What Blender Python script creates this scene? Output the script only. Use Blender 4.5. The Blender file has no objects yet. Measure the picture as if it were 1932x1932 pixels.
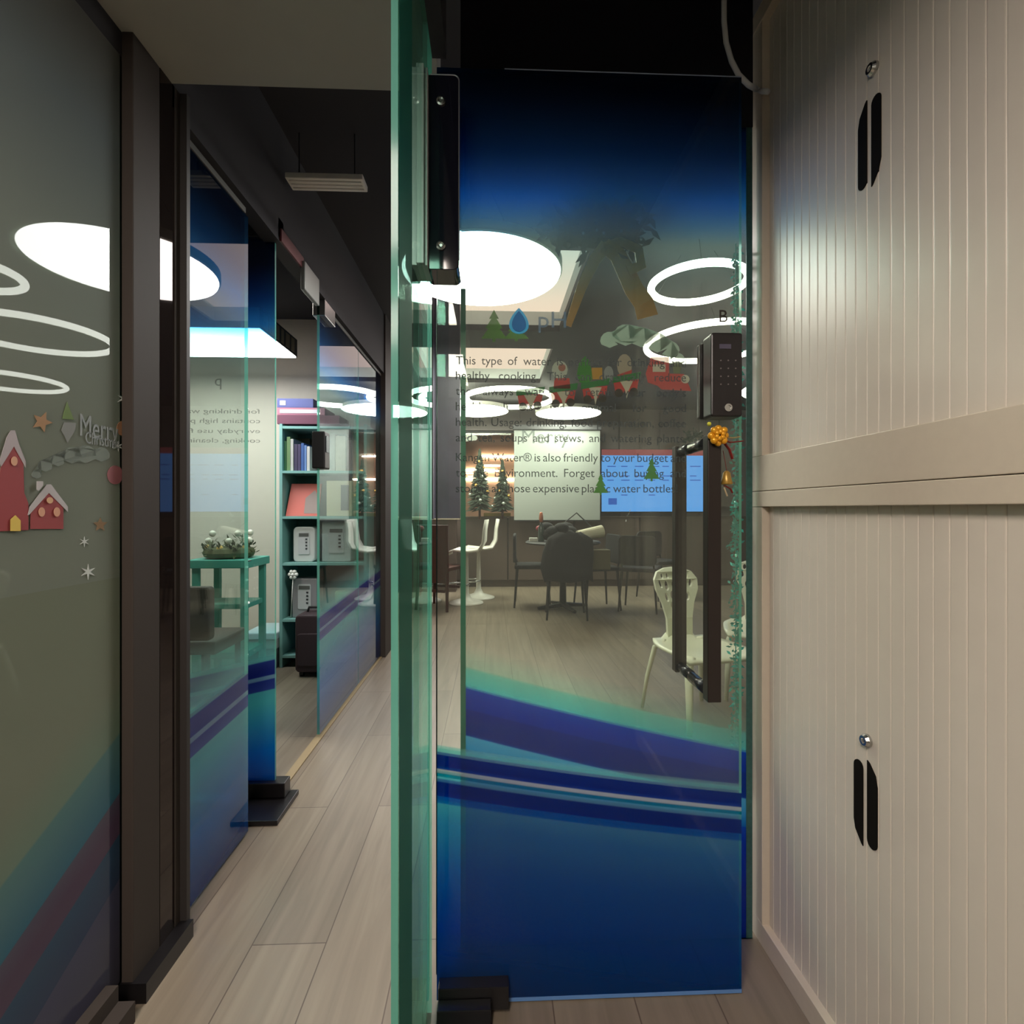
import bpy, math, random
from mathutils import Matrix, Vector
random.seed(7)
S = bpy.context.scene
C = S.collection
# ------------------------------------------------------------------ camera
F, CX, CY, H = 966.0, 966.0, 961.0, 1.10
A = math.atan(38/966.0)
cd = bpy.data.cameras.new('camera'); cam = bpy.data.objects.new('camera', cd); C.objects.link(cam)
cam.location = (0, 0, H); cam.rotation_euler = (math.pi/2, 0, -A)
cd.sensor_width = 36; cd.lens = 18; cd.shift_y = -5/1932.0; cd.clip_start = 0.02
S.camera = cam
# ------------------------------------------------------------------ world, exposure
w = bpy.data.worlds.new('world'); S.world = w; w.use_nodes = True
w.node_tree.nodes['Background'].inputs[0].default_value = (0.02, 0.022, 0.025, 1)
w.node_tree.nodes['Background'].inputs[1].default_value = 1.0
S.view_settings.view_transform = 'Standard'; S.view_settings.look = 'None'
S.view_settings.gamma = 1; S.view_settings.use_curve_mapping = False
S.view_settings.exposure = 0.0
S.cycles.max_bounces = 10; S.cycles.diffuse_bounces = 4; S.cycles.glossy_bounces = 5
S.cycles.transparent_max_bounces = 40; S.cycles.use_denoising = True
S.cycles.sample_clamp_indirect = 4.0; S.cycles.caustics_reflective = False
E_DISC, E_RING, E_COFFER, E_SOFFIT, E_BOX, E_LINE = 24.0, 14.0, 1.25, 39.0, 14.0, 44.0

def D(px, py):
    u = (px-CX)/F; v = (CY-py)/F
    return (math.sin(A)+u*math.cos(A), math.cos(A)-u*math.sin(A), v)
def W(px, py, X=None, Y=None, Z=None):
    dx, dy, dz = D(px, py)
    t = X/dx if X is not None else (Y/dy if Y is not None else (Z-H)/dz)
    return (dx*t, dy*t, H+dz*t)

# ------------------------------------------------------------------ materials
MATS = {}
def srgb(r, g, b):
    f = lambda c: (c/255/12.92) if c/255 <= .04045 else ((c/255+.055)/1.055)**2.4
    return (f(r), f(g), f(b), 1)
def mat(name, col, rough=.6, metal=0., spec=.5, emit=None, es=0., noise=0., nscale=20.):
    if name in MATS: return MATS[name]
    m = bpy.data.materials.new(name); m.use_nodes = True
    nt = m.node_tree; p = nt.nodes['Principled BSDF']
    p.inputs['Roughness'].default_value = rough; p.inputs['Metallic'].default_value = metal
    p.inputs['Specular IOR Level'].default_value = spec
    p.inputs['Base Color'].default_value = col
    if emit:
        p.inputs['Emission Color'].default_value = emit; p.inputs['Emission Strength'].default_value = es
    n = nt.nodes.new('ShaderNodeTexNoise'); n.inputs['Scale'].default_value = nscale
    tc = nt.nodes.new('ShaderNodeTexCoord'); nt.links.new(tc.outputs['Object'], n.inputs['Vector'])
    mx = nt.nodes.new('ShaderNodeMix'); mx.data_type = 'RGBA'; mx.blend_type = 'MULTIPLY'
    mx.inputs[0].default_value = max(noise, .06)
    mx.inputs[6].default_value = col
    nt.links.new(n.outputs['Fac'], mx.inputs[7]); nt.links.new(mx.outputs[2], p.inputs['Base Color'])
    MATS[name] = m; return m
def emis(name, col, s):
    if name in MATS: return MATS[name]
    m = bpy.data.materials.new(name); m.use_nodes = True; nt = m.node_tree
    nt.nodes.remove(nt.nodes['Principled BSDF'])
    e = nt.nodes.new('ShaderNodeEmission'); e.inputs[0].default_value = col; e.inputs[1].default_value = s
    nt.links.new(e.outputs[0], nt.nodes['Material Output'].inputs[0])
    MATS[name] = m; return m

def glass(name, tint=(.93, .97, .95), film=None, axis=0, s0=0., a1=0., a2=0., refl=1.0, green=(.10, .42, .32)):
    """thin architectural glass: Fresnel mirror over tinted transmission; film = printed film ramp by height"""
    m = bpy.data.materials.new(name); m.use_nodes = True; nt = m.node_tree; N = nt.nodes; L = nt.links
    N.remove(N['Principled BSDF'])
    def math_(op, a, b=None, c=None):
        n = N.new('ShaderNodeMath'); n.operation = op
        for i, q in enumerate((a, b, c)):
            if q is None: continue
            if isinstance(q, (int, float)): n.inputs[i].default_value = q
            else: L.new(q, n.inputs[i])
        return n.outputs[0]
    lw = N.new('ShaderNodeLayerWeight'); lw.inputs['Blend'].default_value = .5
    fac = math_('MULTIPLY_ADD', math_('POWER', lw.outputs['Facing'], 5.0), .94*refl, .042*refl)
    tr = N.new('ShaderNodeBsdfTransparent'); gl = N.new('ShaderNodeBsdfGlossy'); gl.inputs['Roughness'].default_value = 0.0
    gl.inputs['Color'].default_value = (.95, 1, .98, 1)
    # longer path inside the pane at grazing angles -> greener
    gm = N.new('ShaderNodeMix'); gm.data_type = 'RGBA'; gm.inputs[6].default_value = tint+(1,); gm.inputs[7].default_value = green+(1,)
    L.new(math_('POWER', lw.outputs['Facing'], 6.0), gm.inputs[0])
    base = tr.outputs[0]; L.new(gm.outputs[2], tr.inputs[0])
    if film:
        g = N.new('ShaderNodeNewGeometry'); sp = N.new('ShaderNodeSeparateXYZ'); L.new(g.outputs['Position'], sp.inputs[0])
        s = math_('SUBTRACT', sp.outputs[axis], s0)
        c = math_('ADD', math_('MULTIPLY', s, a1), math_('MULTIPLY', math_('MULTIPLY', s, s), a2))
        def ramp(pts, lo, hi, src):
            r = N.new('ShaderNodeValToRGB'); cr = r.color_ramp; cr.interpolation = 'LINEAR'
            while len(cr.elements) > 1: cr.elements.remove(cr.elements[-1])
            f_ = lambda p: min(1, max(0, (p-lo)/(hi-lo)))
            cr.elements[0].position = f_(pts[0][0]); cr.elements[0].color = pts[0][1]
            for p_, col in pts[1:]:
                e = cr.elements.new(f_(p_)); e.color = col
            L.new(math_('DIVIDE', math_('SUBTRACT', src, lo), hi-lo), r.inputs[0]); return r
        zc_ = math_('SUBTRACT', sp.outputs[2], c)
        low = [q for q in film if q[0] <= .40]; mid = [q for q in film if .36 <= q[0] <= .78]; top = [q for q in film if q[0] > .78]
        ra = ramp(low, 0, .42, zc_); rm = ramp(mid, .40, .78, zc_); rt = ramp(top or [(1, mid[-1][1])], .78, 2.2, sp.outputs[2])
        def blend(fac_, x_, y_, kind):
            q = N.new('ShaderNodeMix'); q.data_type = kind; L.new(fac_, q.inputs[0])
            a_, b_, o_ = (6, 7, 2) if kind == 'RGBA' else (2, 3, 0)
            L.new(x_, q.inputs[a_]); L.new(y_, q.inputs[b_]); return q.outputs[o_]
        g1 = math_('GREATER_THAN', zc_, .40); g2 = math_('GREATER_THAN', sp.outputs[2], .95)
        col_o = blend(g2, blend(g1, ra.outputs[0], rm.outputs[0], 'RGBA'), rt.outputs[0], 'RGBA')
        alp_o = blend(g2, blend(g1, ra.outputs[1], rm.outputs[1], 'FLOAT'), rt.outputs[1], 'FLOAT')
        class R_: outputs = (col_o, alp_o)
        r = R_
        mul = N.new('ShaderNodeMix'); mul.data_type = 'RGBA'; mul.blend_type = 'MULTIPLY'; mul.inputs[0].default_value = 1
        L.new(gm.outputs[2], mul.inputs[6]); L.new(r.outputs[0], mul.inputs[7]); L.new(mul.outputs[2], tr.inputs[0])
        df = N.new('ShaderNodeBsdfDiffuse'); tl = N.new('ShaderNodeBsdfTranslucent')
        L.new(r.outputs[0], df.inputs[0]); L.new(r.outputs[0], tl.inputs[0])
        ds = N.new('ShaderNodeMixShader'); ds.inputs[0].default_value = .5; L.new(df.outputs[0], ds.inputs[1]); L.new(tl.outputs[0], ds.inputs[2])
        ms = N.new('ShaderNodeMixShader'); L.new(r.outputs[1], ms.inputs[0]); L.new(tr.outputs[0], ms.inputs[1]); L.new(ds.outputs[0], ms.inputs[2])
        base = ms.outputs[0]
    out = N.new('ShaderNodeMixShader'); L.new(fac, out.inputs[0]); L.new(base, out.inputs[1]); L.new(gl.outputs[0], out.inputs[2])
    L.new(out.outputs[0], N['Material Output'].inputs[0])
    MATS[name] = m; return m
def ink(name, col, a):
    """thin print on glass, partly see-through"""
    if name in MATS: return MATS[name]
    m = bpy.data.materials.new(name); m.use_nodes = True; nt = m.node_tree; N = nt.nodes; L = nt.links
    p = N['Principled BSDF']; p.inputs['Base Color'].default_value = col; p.inputs['Roughness'].default_value = .7
    tr = N.new('ShaderNodeBsdfTransparent'); mx = N.new('ShaderNodeMixShader'); mx.inputs[0].default_value = a
    L.new(tr.outputs[0], mx.inputs[1]); L.new(p.outputs[0], mx.inputs[2]); L.new(mx.outputs[0], N['Material Output'].inputs[0])
    MATS[name] = m; return m

def edge_glass():
    m = bpy.data.materials.new('green_glass_edge'); m.use_nodes = True; nt = m.node_tree; N = nt.nodes; L = nt.links
    p = N['Principled BSDF']; p.inputs['Base Color'].default_value = (.22, .62, .50, 1); p.inputs['Roughness'].default_value = .12
    tl = N.new('ShaderNodeBsdfTranslucent'); tl.inputs[0].default_value = (.25, .75, .6, 1)
    mx = N.new('ShaderNodeMixShader'); mx.inputs[0].default_value = .5
    L.new(p.outputs[0], mx.inputs[1]); L.new(tl.outputs[0], mx.inputs[2])
    t2 = N.new('ShaderNodeBsdfTransparent'); t2.inputs[0].default_value = (.35, .8, .65, 1)
    m2 = N.new('ShaderNodeMixShader'); m2.inputs[0].default_value = .35
    L.new(mx.outputs[0], m2.inputs[1]); L.new(t2.outputs[0], m2.inputs[2]); L.new(m2.outputs[0], N['Material Output'].inputs[0])
    MATS['edge'] = m; return m
EDGE = edge_glass()

NAVY = (.002, .03, .30); BLUE = (.0, .20, .68); TEAL = (.20, .62, .66); LT = (.35, .75, .85); WHT = (.9, .88, .82); CLR = (1, 1, 1)
def c4(c, a): return (c[0], c[1], c[2], a)
def hard(bands):
    """bands: (z0, z1, col0, a0, col1, a1) stacked upward"""
    out = []
    for z0, z1, ca, aa, cb, ab in bands:
        out += [(z0+.0012, c4(ca, aa)), (z1-.0012, c4(cb, ab))]
    return out
def topg(d): return [(1.55+d, c4(CLR, .014)), (1.70+d, c4((.88, .98, 1), .05)), (1.80+d, c4((.16, .56, .98), .22)), (1.90+d, c4((.04, .20, .50), .22)), (2.03+d, c4((.015, .05, .15), .18))]  # clear stops add a milky haze; bright blue also stands for lamp bloom
TOPG = topg(.0)
FILM_DOOR = [(0, c4((.0, .09, .46), .3))]+hard([
    (.01, .16, (.0, .10, .46), .28, (.0, .20, .66), .25), (.16, .30, (.0, .18, .68), .25, (.03, .36, .78), .2), (.30, .38, (.03, .36, .78), .2, (.10, .52, .80), .2), (.38, .446, (.10, .52, .80), .2, (.22, .68, .80), .2),
    (.446, .462, (.0, .30, .75), .25, (.0, .30, .75), .25), (.462, .494, (.0, .07, .46), .28, (.0, .07, .46), .28), (.494, .505, (.3, .8, .9), .25, (.3, .8, .9), .25), (.505, .513, (.0, .45, .6), .25, (.0, .45, .6), .25), (.513, .522, WHT, .5, WHT, .5),
    (.522, .554, (.0, .07, .48), .28, (.0, .07, .46), .28), (.554, .568, (.45, .88, .85), .2, (.45, .88, .85), .2)])+[(.57, c4(CLR, .014)), (.79, c4(CLR, .014))]+topg(0)
FILM_FIX = [(0, c4(NAVY, .5))]+hard([
    (.02, .30, (.0, .05, .40), .4, (.0, .08, .55), .35), (.30, .38, (.0, .07, .55), .35, (.0, .10, .65), .35), (.38, .46, (.0, .10, .65), .35, (.0, .18, .75), .35), (.46, .533, (.0, .36, .75), .35, (.25, .7, .95), .35),
    (.533, .60, (.0, .08, .48), .40, (.0, .08, .52), .45), (.60, .652, (.0, .10, .66), .45, (.0, .11, .68), .5)])+[(.654, c4((.30, .85, .90), .25)), (.70, c4((.48, .88, .84), .2)), (.703, c4((.80, .96, .92), .08)), (.76, c4(CLR, .014)), (.79, c4(CLR, .014))]+topg(.08)
FILM_LEFT = [(0, c4((.02, .08, .32), .4))]+hard([
    (.02, .20, (.02, .10, .42), .45, (.0, .32, .75), .4), (.20, .38, (.0, .32, .72), .4, (.22, .66, .72), .4), (.38, .42, (.22, .66, .72), .4, (.25, .70, .72), .4),
    (.42, .46, (.1, .16, .5), .45, (.06, .10, .45), .45), (.46, .475, (.4, .6, .75), .4, (.4, .6, .75), .4), (.475, .53, (.03, .06, .38), .5, (.06, .09, .4), .5)]
    )+[(.533, c4((.4, .8, .8), .3)), (.60, c4((.6, .9, .9), .1)), (.68, c4(CLR, .0))]+TOPG
HZ = (.50, .56, .44)
FILM_NEAR = [(0, c4((.08, .08, .12), .6))]+hard([
    (.02, .26, (.14, .13, .18), .6, (.16, .17, .30), .6), (.26, .36, (.08, .13, .26), .6, (.08, .18, .32), .6),
    (.36, .45, (.22, .14, .24), .6, (.22, .20, .30), .6), (.45, .58, (.10, .34, .48), .6, (.26, .50, .50), .6)])+[(.585, c4((.42, .56, .44), .6)), (.70, c4((.50, .54, .42), .6)), (1.2, c4((.54, .58, .49), .6)), (1.6, c4((.56, .62, .56), .6)), (1.9, c4((.40, .46, .48), .6)), (2.1, c4((.32, .32, .30), .6))]
G_DOOR = glass('door_film_glass', tint=(.935, .955, .905), refl=.6, film=FILM_DOOR, axis=0, s0=-.1, a1=-.18, a2=.05)
G_FIX = glass('fixed_film_glass', tint=(.935, .955, .905), refl=.6, film=FILM_FIX, axis=0, s0=-.07, a1=-.28, a2=.05)
G_LEAF = glass('leaf_film_glass', film=FILM_LEFT, axis=0, s0=-.83, a1=.22, a2=0)
G_LEFT = glass('corridor_film_glass', film=FILM_LEFT, axis=1, s0=1.5, a1=.05, a2=0, refl=1.15)
G_NEAR = glass('near_film_glass', tint=(.80, .86, .80), film=FILM_NEAR, axis=1, s0=1.13, a1=.5, a2=0, refl=.8)
G_FIN = glass('clear_glass', tint=(.90, .98, .95), green=(.24, .74, .60), refl=.55)
G_WIN = glass('window_glass', tint=(.95, .97, .96))

dark_ceil = mat('dark_ceiling_paint', srgb(44, 42, 46), .8)
soffit_m = mat('grey_soffit_paint', srgb(172, 172, 166), .8, noise=.1, nscale=8)
wall_beige = mat('beige_wall_paint', srgb(222, 212, 197), .8, noise=.08)
wall_grey = mat('grey_wall_paint', srgb(92, 88, 88), .7, noise=.2, nscale=3)
blackm = mat('black_metal', srgb(20, 18, 20), .35)
blackg = mat('black_gloss', (.006, .006, .012, 1), .06, 0, .6)
chrome = mat('brushed_steel', srgb(190, 190, 188), .25, 1.0)
frame_m = mat('dark_bronze_frame', srgb(60, 53, 48), .7, .0, .3)
frame_shiny = mat('polished_bronze_strip', srgb(60, 50, 46), .03, .7)
cab_m = mat('cream_powder_coat', srgb(203, 191, 174), .42, noise=.08, nscale=60)
slat_m = mat('tambour_slat', srgb(208, 199, 187), .36, noise=.06)
white_m = mat('white_plastic', srgb(232, 230, 222), .35)
whitecab = mat('white_cable', srgb(200, 200, 202), .5)
teal_m = mat('pale_teal_board', srgb(128, 176, 170), .5)
brown_cab = mat('brown_laminate', srgb(92, 78, 70), .55, noise=.25, nscale=6)
wood_dk = mat('dark_wood', srgb(74, 34, 24), .4, noise=.3)
blk_fab = mat('black_fabric', srgb(26, 26, 30), .85)
charc = mat('charcoal', srgb(44, 44, 48), .6)

def floor_mat():
    m = bpy.data.materials.new('oak_plank_floor'); m.use_nodes = True; nt = m.node_tree; N = nt.nodes; L = nt.links
    p = N['Principled BSDF']; p.inputs['Roughness'].default_value = .38
    g = N.new('ShaderNodeNewGeometry'); sp = N.new('ShaderNodeSeparateXYZ'); L.new(g.outputs['Position'], sp.inputs[0])
    cb = N.new('ShaderNodeCombineXYZ'); L.new(sp.outputs[1], cb.inputs[0]); L.new(sp.outputs[0], cb.inputs[1])
    mp = N.new('ShaderNodeMapping'); mp.inputs['Location'].default_value = (-.117, .42+.185*20, 0); L.new(cb.outputs[0], mp.inputs[0])
    b = N.new('ShaderNodeTexBrick'); b.offset = .5; b.inputs['Scale'].default_value = 1
    b.inputs['Brick Width'].default_value = 1.2; b.inputs['Row Height'].default_value = .185; b.inputs['Mortar Size'].default_value = .0016
    b.inputs['Color1'].default_value = srgb(141, 129, 112); b.inputs['Color2'].default_value = srgb(127, 115, 100); b.inputs['Mortar'].default_value = srgb(92, 78, 66)
    L.new(mp.outputs[0], b.inputs['Vector'])
    m2 = N.new('ShaderNodeMapping'); m2.inputs['Scale'].default_value = (26, 1.6, 1); L.new(g.outputs['Position'], m2.inputs[0])
    n = N.new('ShaderNodeTexNoise'); n.inputs['Scale'].default_value = 1.0; n.inputs['Detail'].default_value = 6; n.inputs['Distortion'].default_value = .8; L.new(m2.outputs[0], n.inputs['Vector'])
    r = N.new('ShaderNodeValToRGB'); r.color_ramp.elements[0].position = .3; r.color_ramp.elements[0].color = (.62, .60, .58, 1); r.color_ramp.elements[1].position = .65; r.color_ramp.elements[1].color = (1, 1, 1, 1)
    L.new(n.outputs['Fac'], r.inputs[0])
    mx = N.new('ShaderNodeMix'); mx.data_type = 'RGBA'; mx.blend_type = 'MULTIPLY'; mx.inputs[0].default_value = .7
    L.new(b.outputs['Color'], mx.inputs[6]); L.new(r.outputs[0], mx.inputs[7]); L.new(mx.outputs[2], p.inputs['Base Color'])
    return m

# ------------------------------------------------------------------ mesh builder
class MB:
    def __init__(s): s.v = []; s.f = []; s.mi = []; s.cur = 0
    def add(s, vs, fs):
        k = len(s.v); s.v += [tuple(p) for p in vs]
        for f in fs: s.f.append([i+k for i in f]); s.mi.append(s.cur)
        return s
    def box(s, x0, x1, y0, y1, z0, z1):
        x0, x1 = min(x0, x1), max(x0, x1); y0, y1 = min(y0, y1), max(y0, y1); z0, z1 = min(z0, z1), max(z0, z1)
        return s.add([(x0, y0, z0), (x1, y0, z0), (x1, y1, z0), (x0, y1, z0), (x0, y0, z1), (x1, y0, z1), (x1, y1, z1), (x0, y1, z1)],
              [(0, 3, 2, 1), (4, 5, 6, 7), (0, 1, 5, 4), (1, 2, 6, 5), (2, 3, 7, 6), (3, 0, 4, 7)])
    def prism(s, poly, ax, a, b):
        def P(p, t):
            return (t, p[0], p[1]) if ax == 0 else ((p[0], t, p[1]) if ax == 1 else (p[0], p[1], t))
        n = len(poly); vs = [P(p, a) for p in poly]+[P(p, b) for p in poly]
        fs = [tuple(range(n)), tuple(range(2*n-1, n-1, -1))]+[(i, i+n, (i+1) % n+n, (i+1) % n) for i in range(n)]
        return s.add(vs, fs)
    def tube(s, pts, r, seg=10, closed=False, flat=None):
        pts = [Vector(p) for p in pts]; n = len(pts)
        rs = r if isinstance(r, (list, tuple)) else [r]*n
        vs = []; up = Vector((0, 0, 1)); prev = None
        for i, p in enumerate(pts):
            if closed: t = pts[(i+1) % n]-pts[i-1]
            else: t = pts[min(i+1, n-1)]-pts[max(i-1, 0)]
            t.normalize()
            if prev is None:
                a = t.cross(up) if abs(t.dot(up)) < .95 else t.cross(Vector((1, 0, 0)))
            else: a = prev-t*prev.dot(t)
            a.normalize(); prev = a; b = t.cross(a)
            for k in range(seg):
                an = 2*math.pi*k/seg
                q = a*math.cos(an)*rs[i]+b*math.sin(an)*rs[i]*(flat or 1)
                vs.append(p+q)
        fs = []
        for i in range(n if closed else n-1):
            j = (i+1) % n
            for k in range(seg):
                l = (k+1) % seg; fs.append((i*seg+k, j*seg+k, j*seg+l, i*seg+l))
        if not closed: fs += [tuple(range(seg)), tuple(range(n*seg-1, (n-1)*seg-1, -1))]
        return s.add(vs, fs)
    def lathe(s, prof, c=(0, 0, 0), seg=24, ax=2):
        vs = []; n = len(prof)
        for r, z in prof:
            for k in range(seg):
                an = 2*math.pi*k/seg; q = (r*math.cos(an), r*math.sin(an), z)
                if ax == 1: q = (q[0], q[2], q[1])
                if ax == 0: q = (q[2], q[0], q[1])
                vs.append((c[0]+q[0], c[1]+q[1], c[2]+q[2]))
        fs = [(i*seg+k, i*seg+(k+1) % seg, (i+1)*seg+(k+1) % seg, (i+1)*seg+k) for i in range(n-1) for k in range(seg)]
        fs += [tuple(range(seg-1, -1, -1)), tuple(range((n-1)*seg, n*seg))]
        return s.add(vs, fs)
    def ball(s, c, r, seg=10, rings=6, sz=1.):
        return s.lathe([(r*math.sin(math.pi*i/rings) or 1e-4, -r*math.cos(math.pi*i/rings)*sz) for i in range(rings+1)], c, seg)
    def build(s, name, mats, parent=None, bevel=0, smooth=False, seg=2):
        me = bpy.data.meshes.new(name); me.from_pydata(s.v, [], s.f); me.update()
        for m in (mats if isinstance(mats, (list, tuple)) else [mats]): me.materials.append(m)
        for p, i in zip(me.polygons, s.mi): p.material_index = i; p.use_smooth = smooth
        import bmesh
        b = bmesh.new(); b.from_mesh(me); bmesh.ops.recalc_face_normals(b, faces=b.faces); b.to_mesh(me); b.free()
        o = bpy.data.objects.new(name, me); C.objects.link(o)
        if bevel:
            md = o.modifiers.new('bevel', 'BEVEL'); md.width = bevel; md.segments = seg; md.limit_method = 'ANGLE'
            if smooth is False and seg > 2:
                pass
        if smooth and not bevel:
            pass
        attach(o, parent); return o
def attach(o, parent):
    if parent is not None:
        o.parent = parent
        o.matrix_parent_inverse = Matrix.Translation(parent.location).inverted() if parent.type == 'EMPTY' else Matrix.Identity(4)
def thing(name, label, cat, loc=(0, 0, 0), group=None, kind=None):
    o = bpy.data.objects.new(name, None); C.objects.link(o); o.location = loc; o.empty_display_size = .05
    if kind: o['kind'] = kind
    if label: o['label'] = label
    if cat: o['category'] = cat
    if group: o['group'] = group
    return o
def tag(o, label, cat, group=None):
    o['label'] = label; o['category'] = cat
    if group: o['group'] = group
    return o
def struct(o, label=None):
    o['kind'] = 'structure'
    if label: o['label'] = label
    return o
def dup(root, loc, rotz=0, label=None):
    r = root.copy(); C.objects.link(r); r.location = loc; r.rotation_euler = (0, 0, rotz)
    if label: r['label'] = label
    for ch in list(root.children):
        c = ch.copy(); C.objects.link(c); c.parent = r
        for g in list(ch.children):
            d = g.copy(); C.objects.link(d); d.parent = c
    return r
def slab(x0, x1, y0, y1, z0, z1, thin):
    """glass slab: slot 0 faces, slot 1 edges; thin = axis of thickness"""
    m = MB(); m.box(x0, x1, y0, y1, z0, z1)
    axes = [2, 2, 1, 0, 1, 0]
    m.mi = [0 if a == thin else 1 for a in axes]
    return m
def rrect(x0, x1, y0, y1, r, n=5):
    pts = []
    for cx, cy, a0 in ((x1-r, y1-r, 0), (x0+r, y1-r, 90), (x0+r, y0+r, 180), (x1-r, y0+r, 270)):
        for i in range(n+1):
            a = math.radians(a0+90*i/n); pts.append((cx+r*math.cos(a), cy+r*math.sin(a)))
    return pts

def text_mesh(words_xy, size, thick, plane, off, flip=1):
    """list of (text, x, z, width or None); plane 'Y' writes in X-Z at y=off, plane 'X' writes in Y-Z at x=off"""
    m = MB()
    for txt, x, z, wd in words_xy:
        cu = bpy.data.curves.new('t', 'FONT'); cu.body = txt; cu.size = size; cu.extrude = thick; cu.resolution_u = 3
        ob = bpy.data.objects.new('t', cu); C.objects.link(ob)
        dg = bpy.context.evaluated_depsgraph_get(); me = bpy.data.meshes.new_from_object(ob.evaluated_get(dg))
        vs = [v.co.copy() for v in me.vertices]; fs = [tuple(p.vertices) for p in me.polygons]
        bpy.data.objects.remove(ob); bpy.data.curves.remove(cu); bpy.data.meshes.remove(me)
        if not vs: continue
        x0 = min(v.x for v in vs); x1 = max(v.x for v in vs); k = (wd/(x1-x0)) if wd else 1
        out = []
        for v in vs:
            a = x+flip*(v.x-x0)*k; out.append((a, off+v.z, z+v.y) if plane == 'Y' else (off+v.z, a, z+v.y))
        m.add(out, fs)
    return m
def word_w(txt, size):
    cu = bpy.data.curves.new('t', 'FONT'); cu.body = txt; cu.size = size
    ob = bpy.data.objects.new('t', cu); C.objects.link(ob); bpy.context.view_layer.update()
    wd = ob.dimensions.x; bpy.data.objects.remove(ob); bpy.data.curves.remove(cu); return wd

# ================================================================== STRUCTURE
ZC = 2.55
FL = floor_mat()
struct(MB().box(-3.4, 3.9, -2.6, 8.6, -.06, 0).build('floor', FL), 'light oak plank floor running down the corridor')
# ceiling with two square light coffers
CFX1 = .55; CX0S = (-.50, -.70)
def hy(py): return 0
def cy_at(py, z=ZC): return (z-H)*966/(961-py)
cy = [(cy_at(470), cy_at(624)), (cy_at(657), cy_at(722))]
m = MB()
m.box(-3.4, CX0S[1], -2.6, 8.6, ZC, ZC+.05); m.box(CFX1, 3.9, -2.6, 8.6, ZC, ZC+.05)
ys = [-2.6, cy[0][0], cy[0][1], cy[1][0], cy[1][1], 8.6]
for a, b in ((0, 1), (2, 3), (4, 5)): m.box(CX0S[1], CFX1, ys[a], ys[b], ZC, ZC+.05)
m.box(CX0S[1], CX0S[0], ys[1], ys[2], ZC, ZC+.05)
struct(m.build('ceiling', dark_ceil))
coffer_w = mat('coffer_side_white', srgb(205, 215, 215), .7)
pinkish = emis('warm_diffuser', srgb(255, 226, 218), E_COFFER)
for i, (a, b) in enumerate(cy):
    CFX0 = CX0S[i]
    t = thing('ceiling_light', ('square recessed light coffer nearest the hanging disc lamp', 'square recessed light coffer over the far end of the room')[i], 'ceiling light', (0, (a+b)/2, ZC+.05), 'square recessed light coffers')
    m = MB()
    m.box(CFX0-.02, CFX0, a, b, ZC, ZC+.19); m.box(CFX1, CFX1+.02, a, b, ZC+.05, ZC+.19); m.box(CFX0, CFX1, a-.02, a, ZC+.05, ZC+.19); m.box(CFX0, CFX1, b, b+.02, ZC+.0501, ZC+.19)
    m.build('frame', coffer_w, t)
    MB().box(CFX0, CFX1, a, b, ZC+.16, ZC+.18).build('diffuser', pinkish, t)
# soffit over the near corridor
YS = W(301, 157, Z=2.166)[1]
struct(MB().box(-.826, -.131, -2.6, YS, 2.166, 2.30).build('trim_1', soffit_m), 'grey plaster soffit over the near corridor')
struct(MB().box(-.131, -.10, -2.6, 1.13, 2.09, 2.55).build('trim_2', dark_ceil))
struct(MB().box(-.86, -.80, YS+.001, 4.0, 2.11, 2.55).build('trim_3', dark_ceil))
struct(MB().box(-.86, -.826, -2.6, YS, 2.11, 2.55).build('trim_4', dark_ceil))
# walls
struct(MB().box(-3.4, 3.9, -2.7, -2.6, 0, 2.6).build('wall_back', wall_grey))
struct(MB().box(3.8, 3.9, 1.4, 8.6, 0, 2.6).build('wall_right', wall_grey))
struct(MB().box(1.12, 1.2, -2.6, 1.3, 0, 2.6).build('wall_near_right', wall_grey))
struct(MB().box(1.2, 3.8, 1.3, 1.4, 0, 2.6).build('wall_divider', wall_grey))
struct(MB().box(-3.4, -3.3, -2.6, 8.6, 0, 2.6).build('wall_left', wall_beige))
struct(MB().box(-3.3, -.90, 3.97, 4.07, 0, 2.55).build('wall_middle', wall_beige))
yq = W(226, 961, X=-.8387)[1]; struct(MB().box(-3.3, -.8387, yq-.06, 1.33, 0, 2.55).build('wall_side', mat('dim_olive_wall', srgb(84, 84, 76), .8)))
# far wall: brown wainscot, dark panels above, window opening
YF = 7.35
wx0 = W(870, 900, Y=YF)[0]; wx1 = W(975, 900, Y=YF)[0]; wz0 = W(900, 981, Y=YF)[2]; wz1 = W(900, 812, Y=YF)[2]
m = MB(); m.box(-3.3, wx0, YF, YF+.12, 0, 2.55); m.box(wx1, 3.8, YF, YF+.12, 0, 2.55); m.box(wx0, wx1, YF, YF+.12, 0, wz0); m.box(wx0, wx1, YF, YF+.12, wz1, 2.55)
x = wx1+.05
while x < 3.7:
    m.box(x, x+.26, YF-.02, YF, 1.0, 2.5); x += .29
struct(m.build('wall_front', mat('far_wall_panels', srgb(112, 104, 104), .6, noise=.25, nscale=2)))
m = MB(); xx = -2.6
while xx < 3.6:
    m.box(xx, xx+.93, YF-.10, YF-.021, .10, .985); xx += .945
m.box(-2.6, 3.7, YF-.06, YF-.021, 0, .10); m.box(-2.6, 3.7, YF-.12, YF-.021, .985, 1.0)
o = m.build('low_cabinet_run', brown_cab, bevel=.003); tag(o, 'brown low cabinet run along the far wall below the screens', 'cabinet')
tw = thing('window_1', 'window to a salmon-lit hall beyond the far wall', None, (0, YF, wz0), kind='structure')
m = MB()
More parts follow.
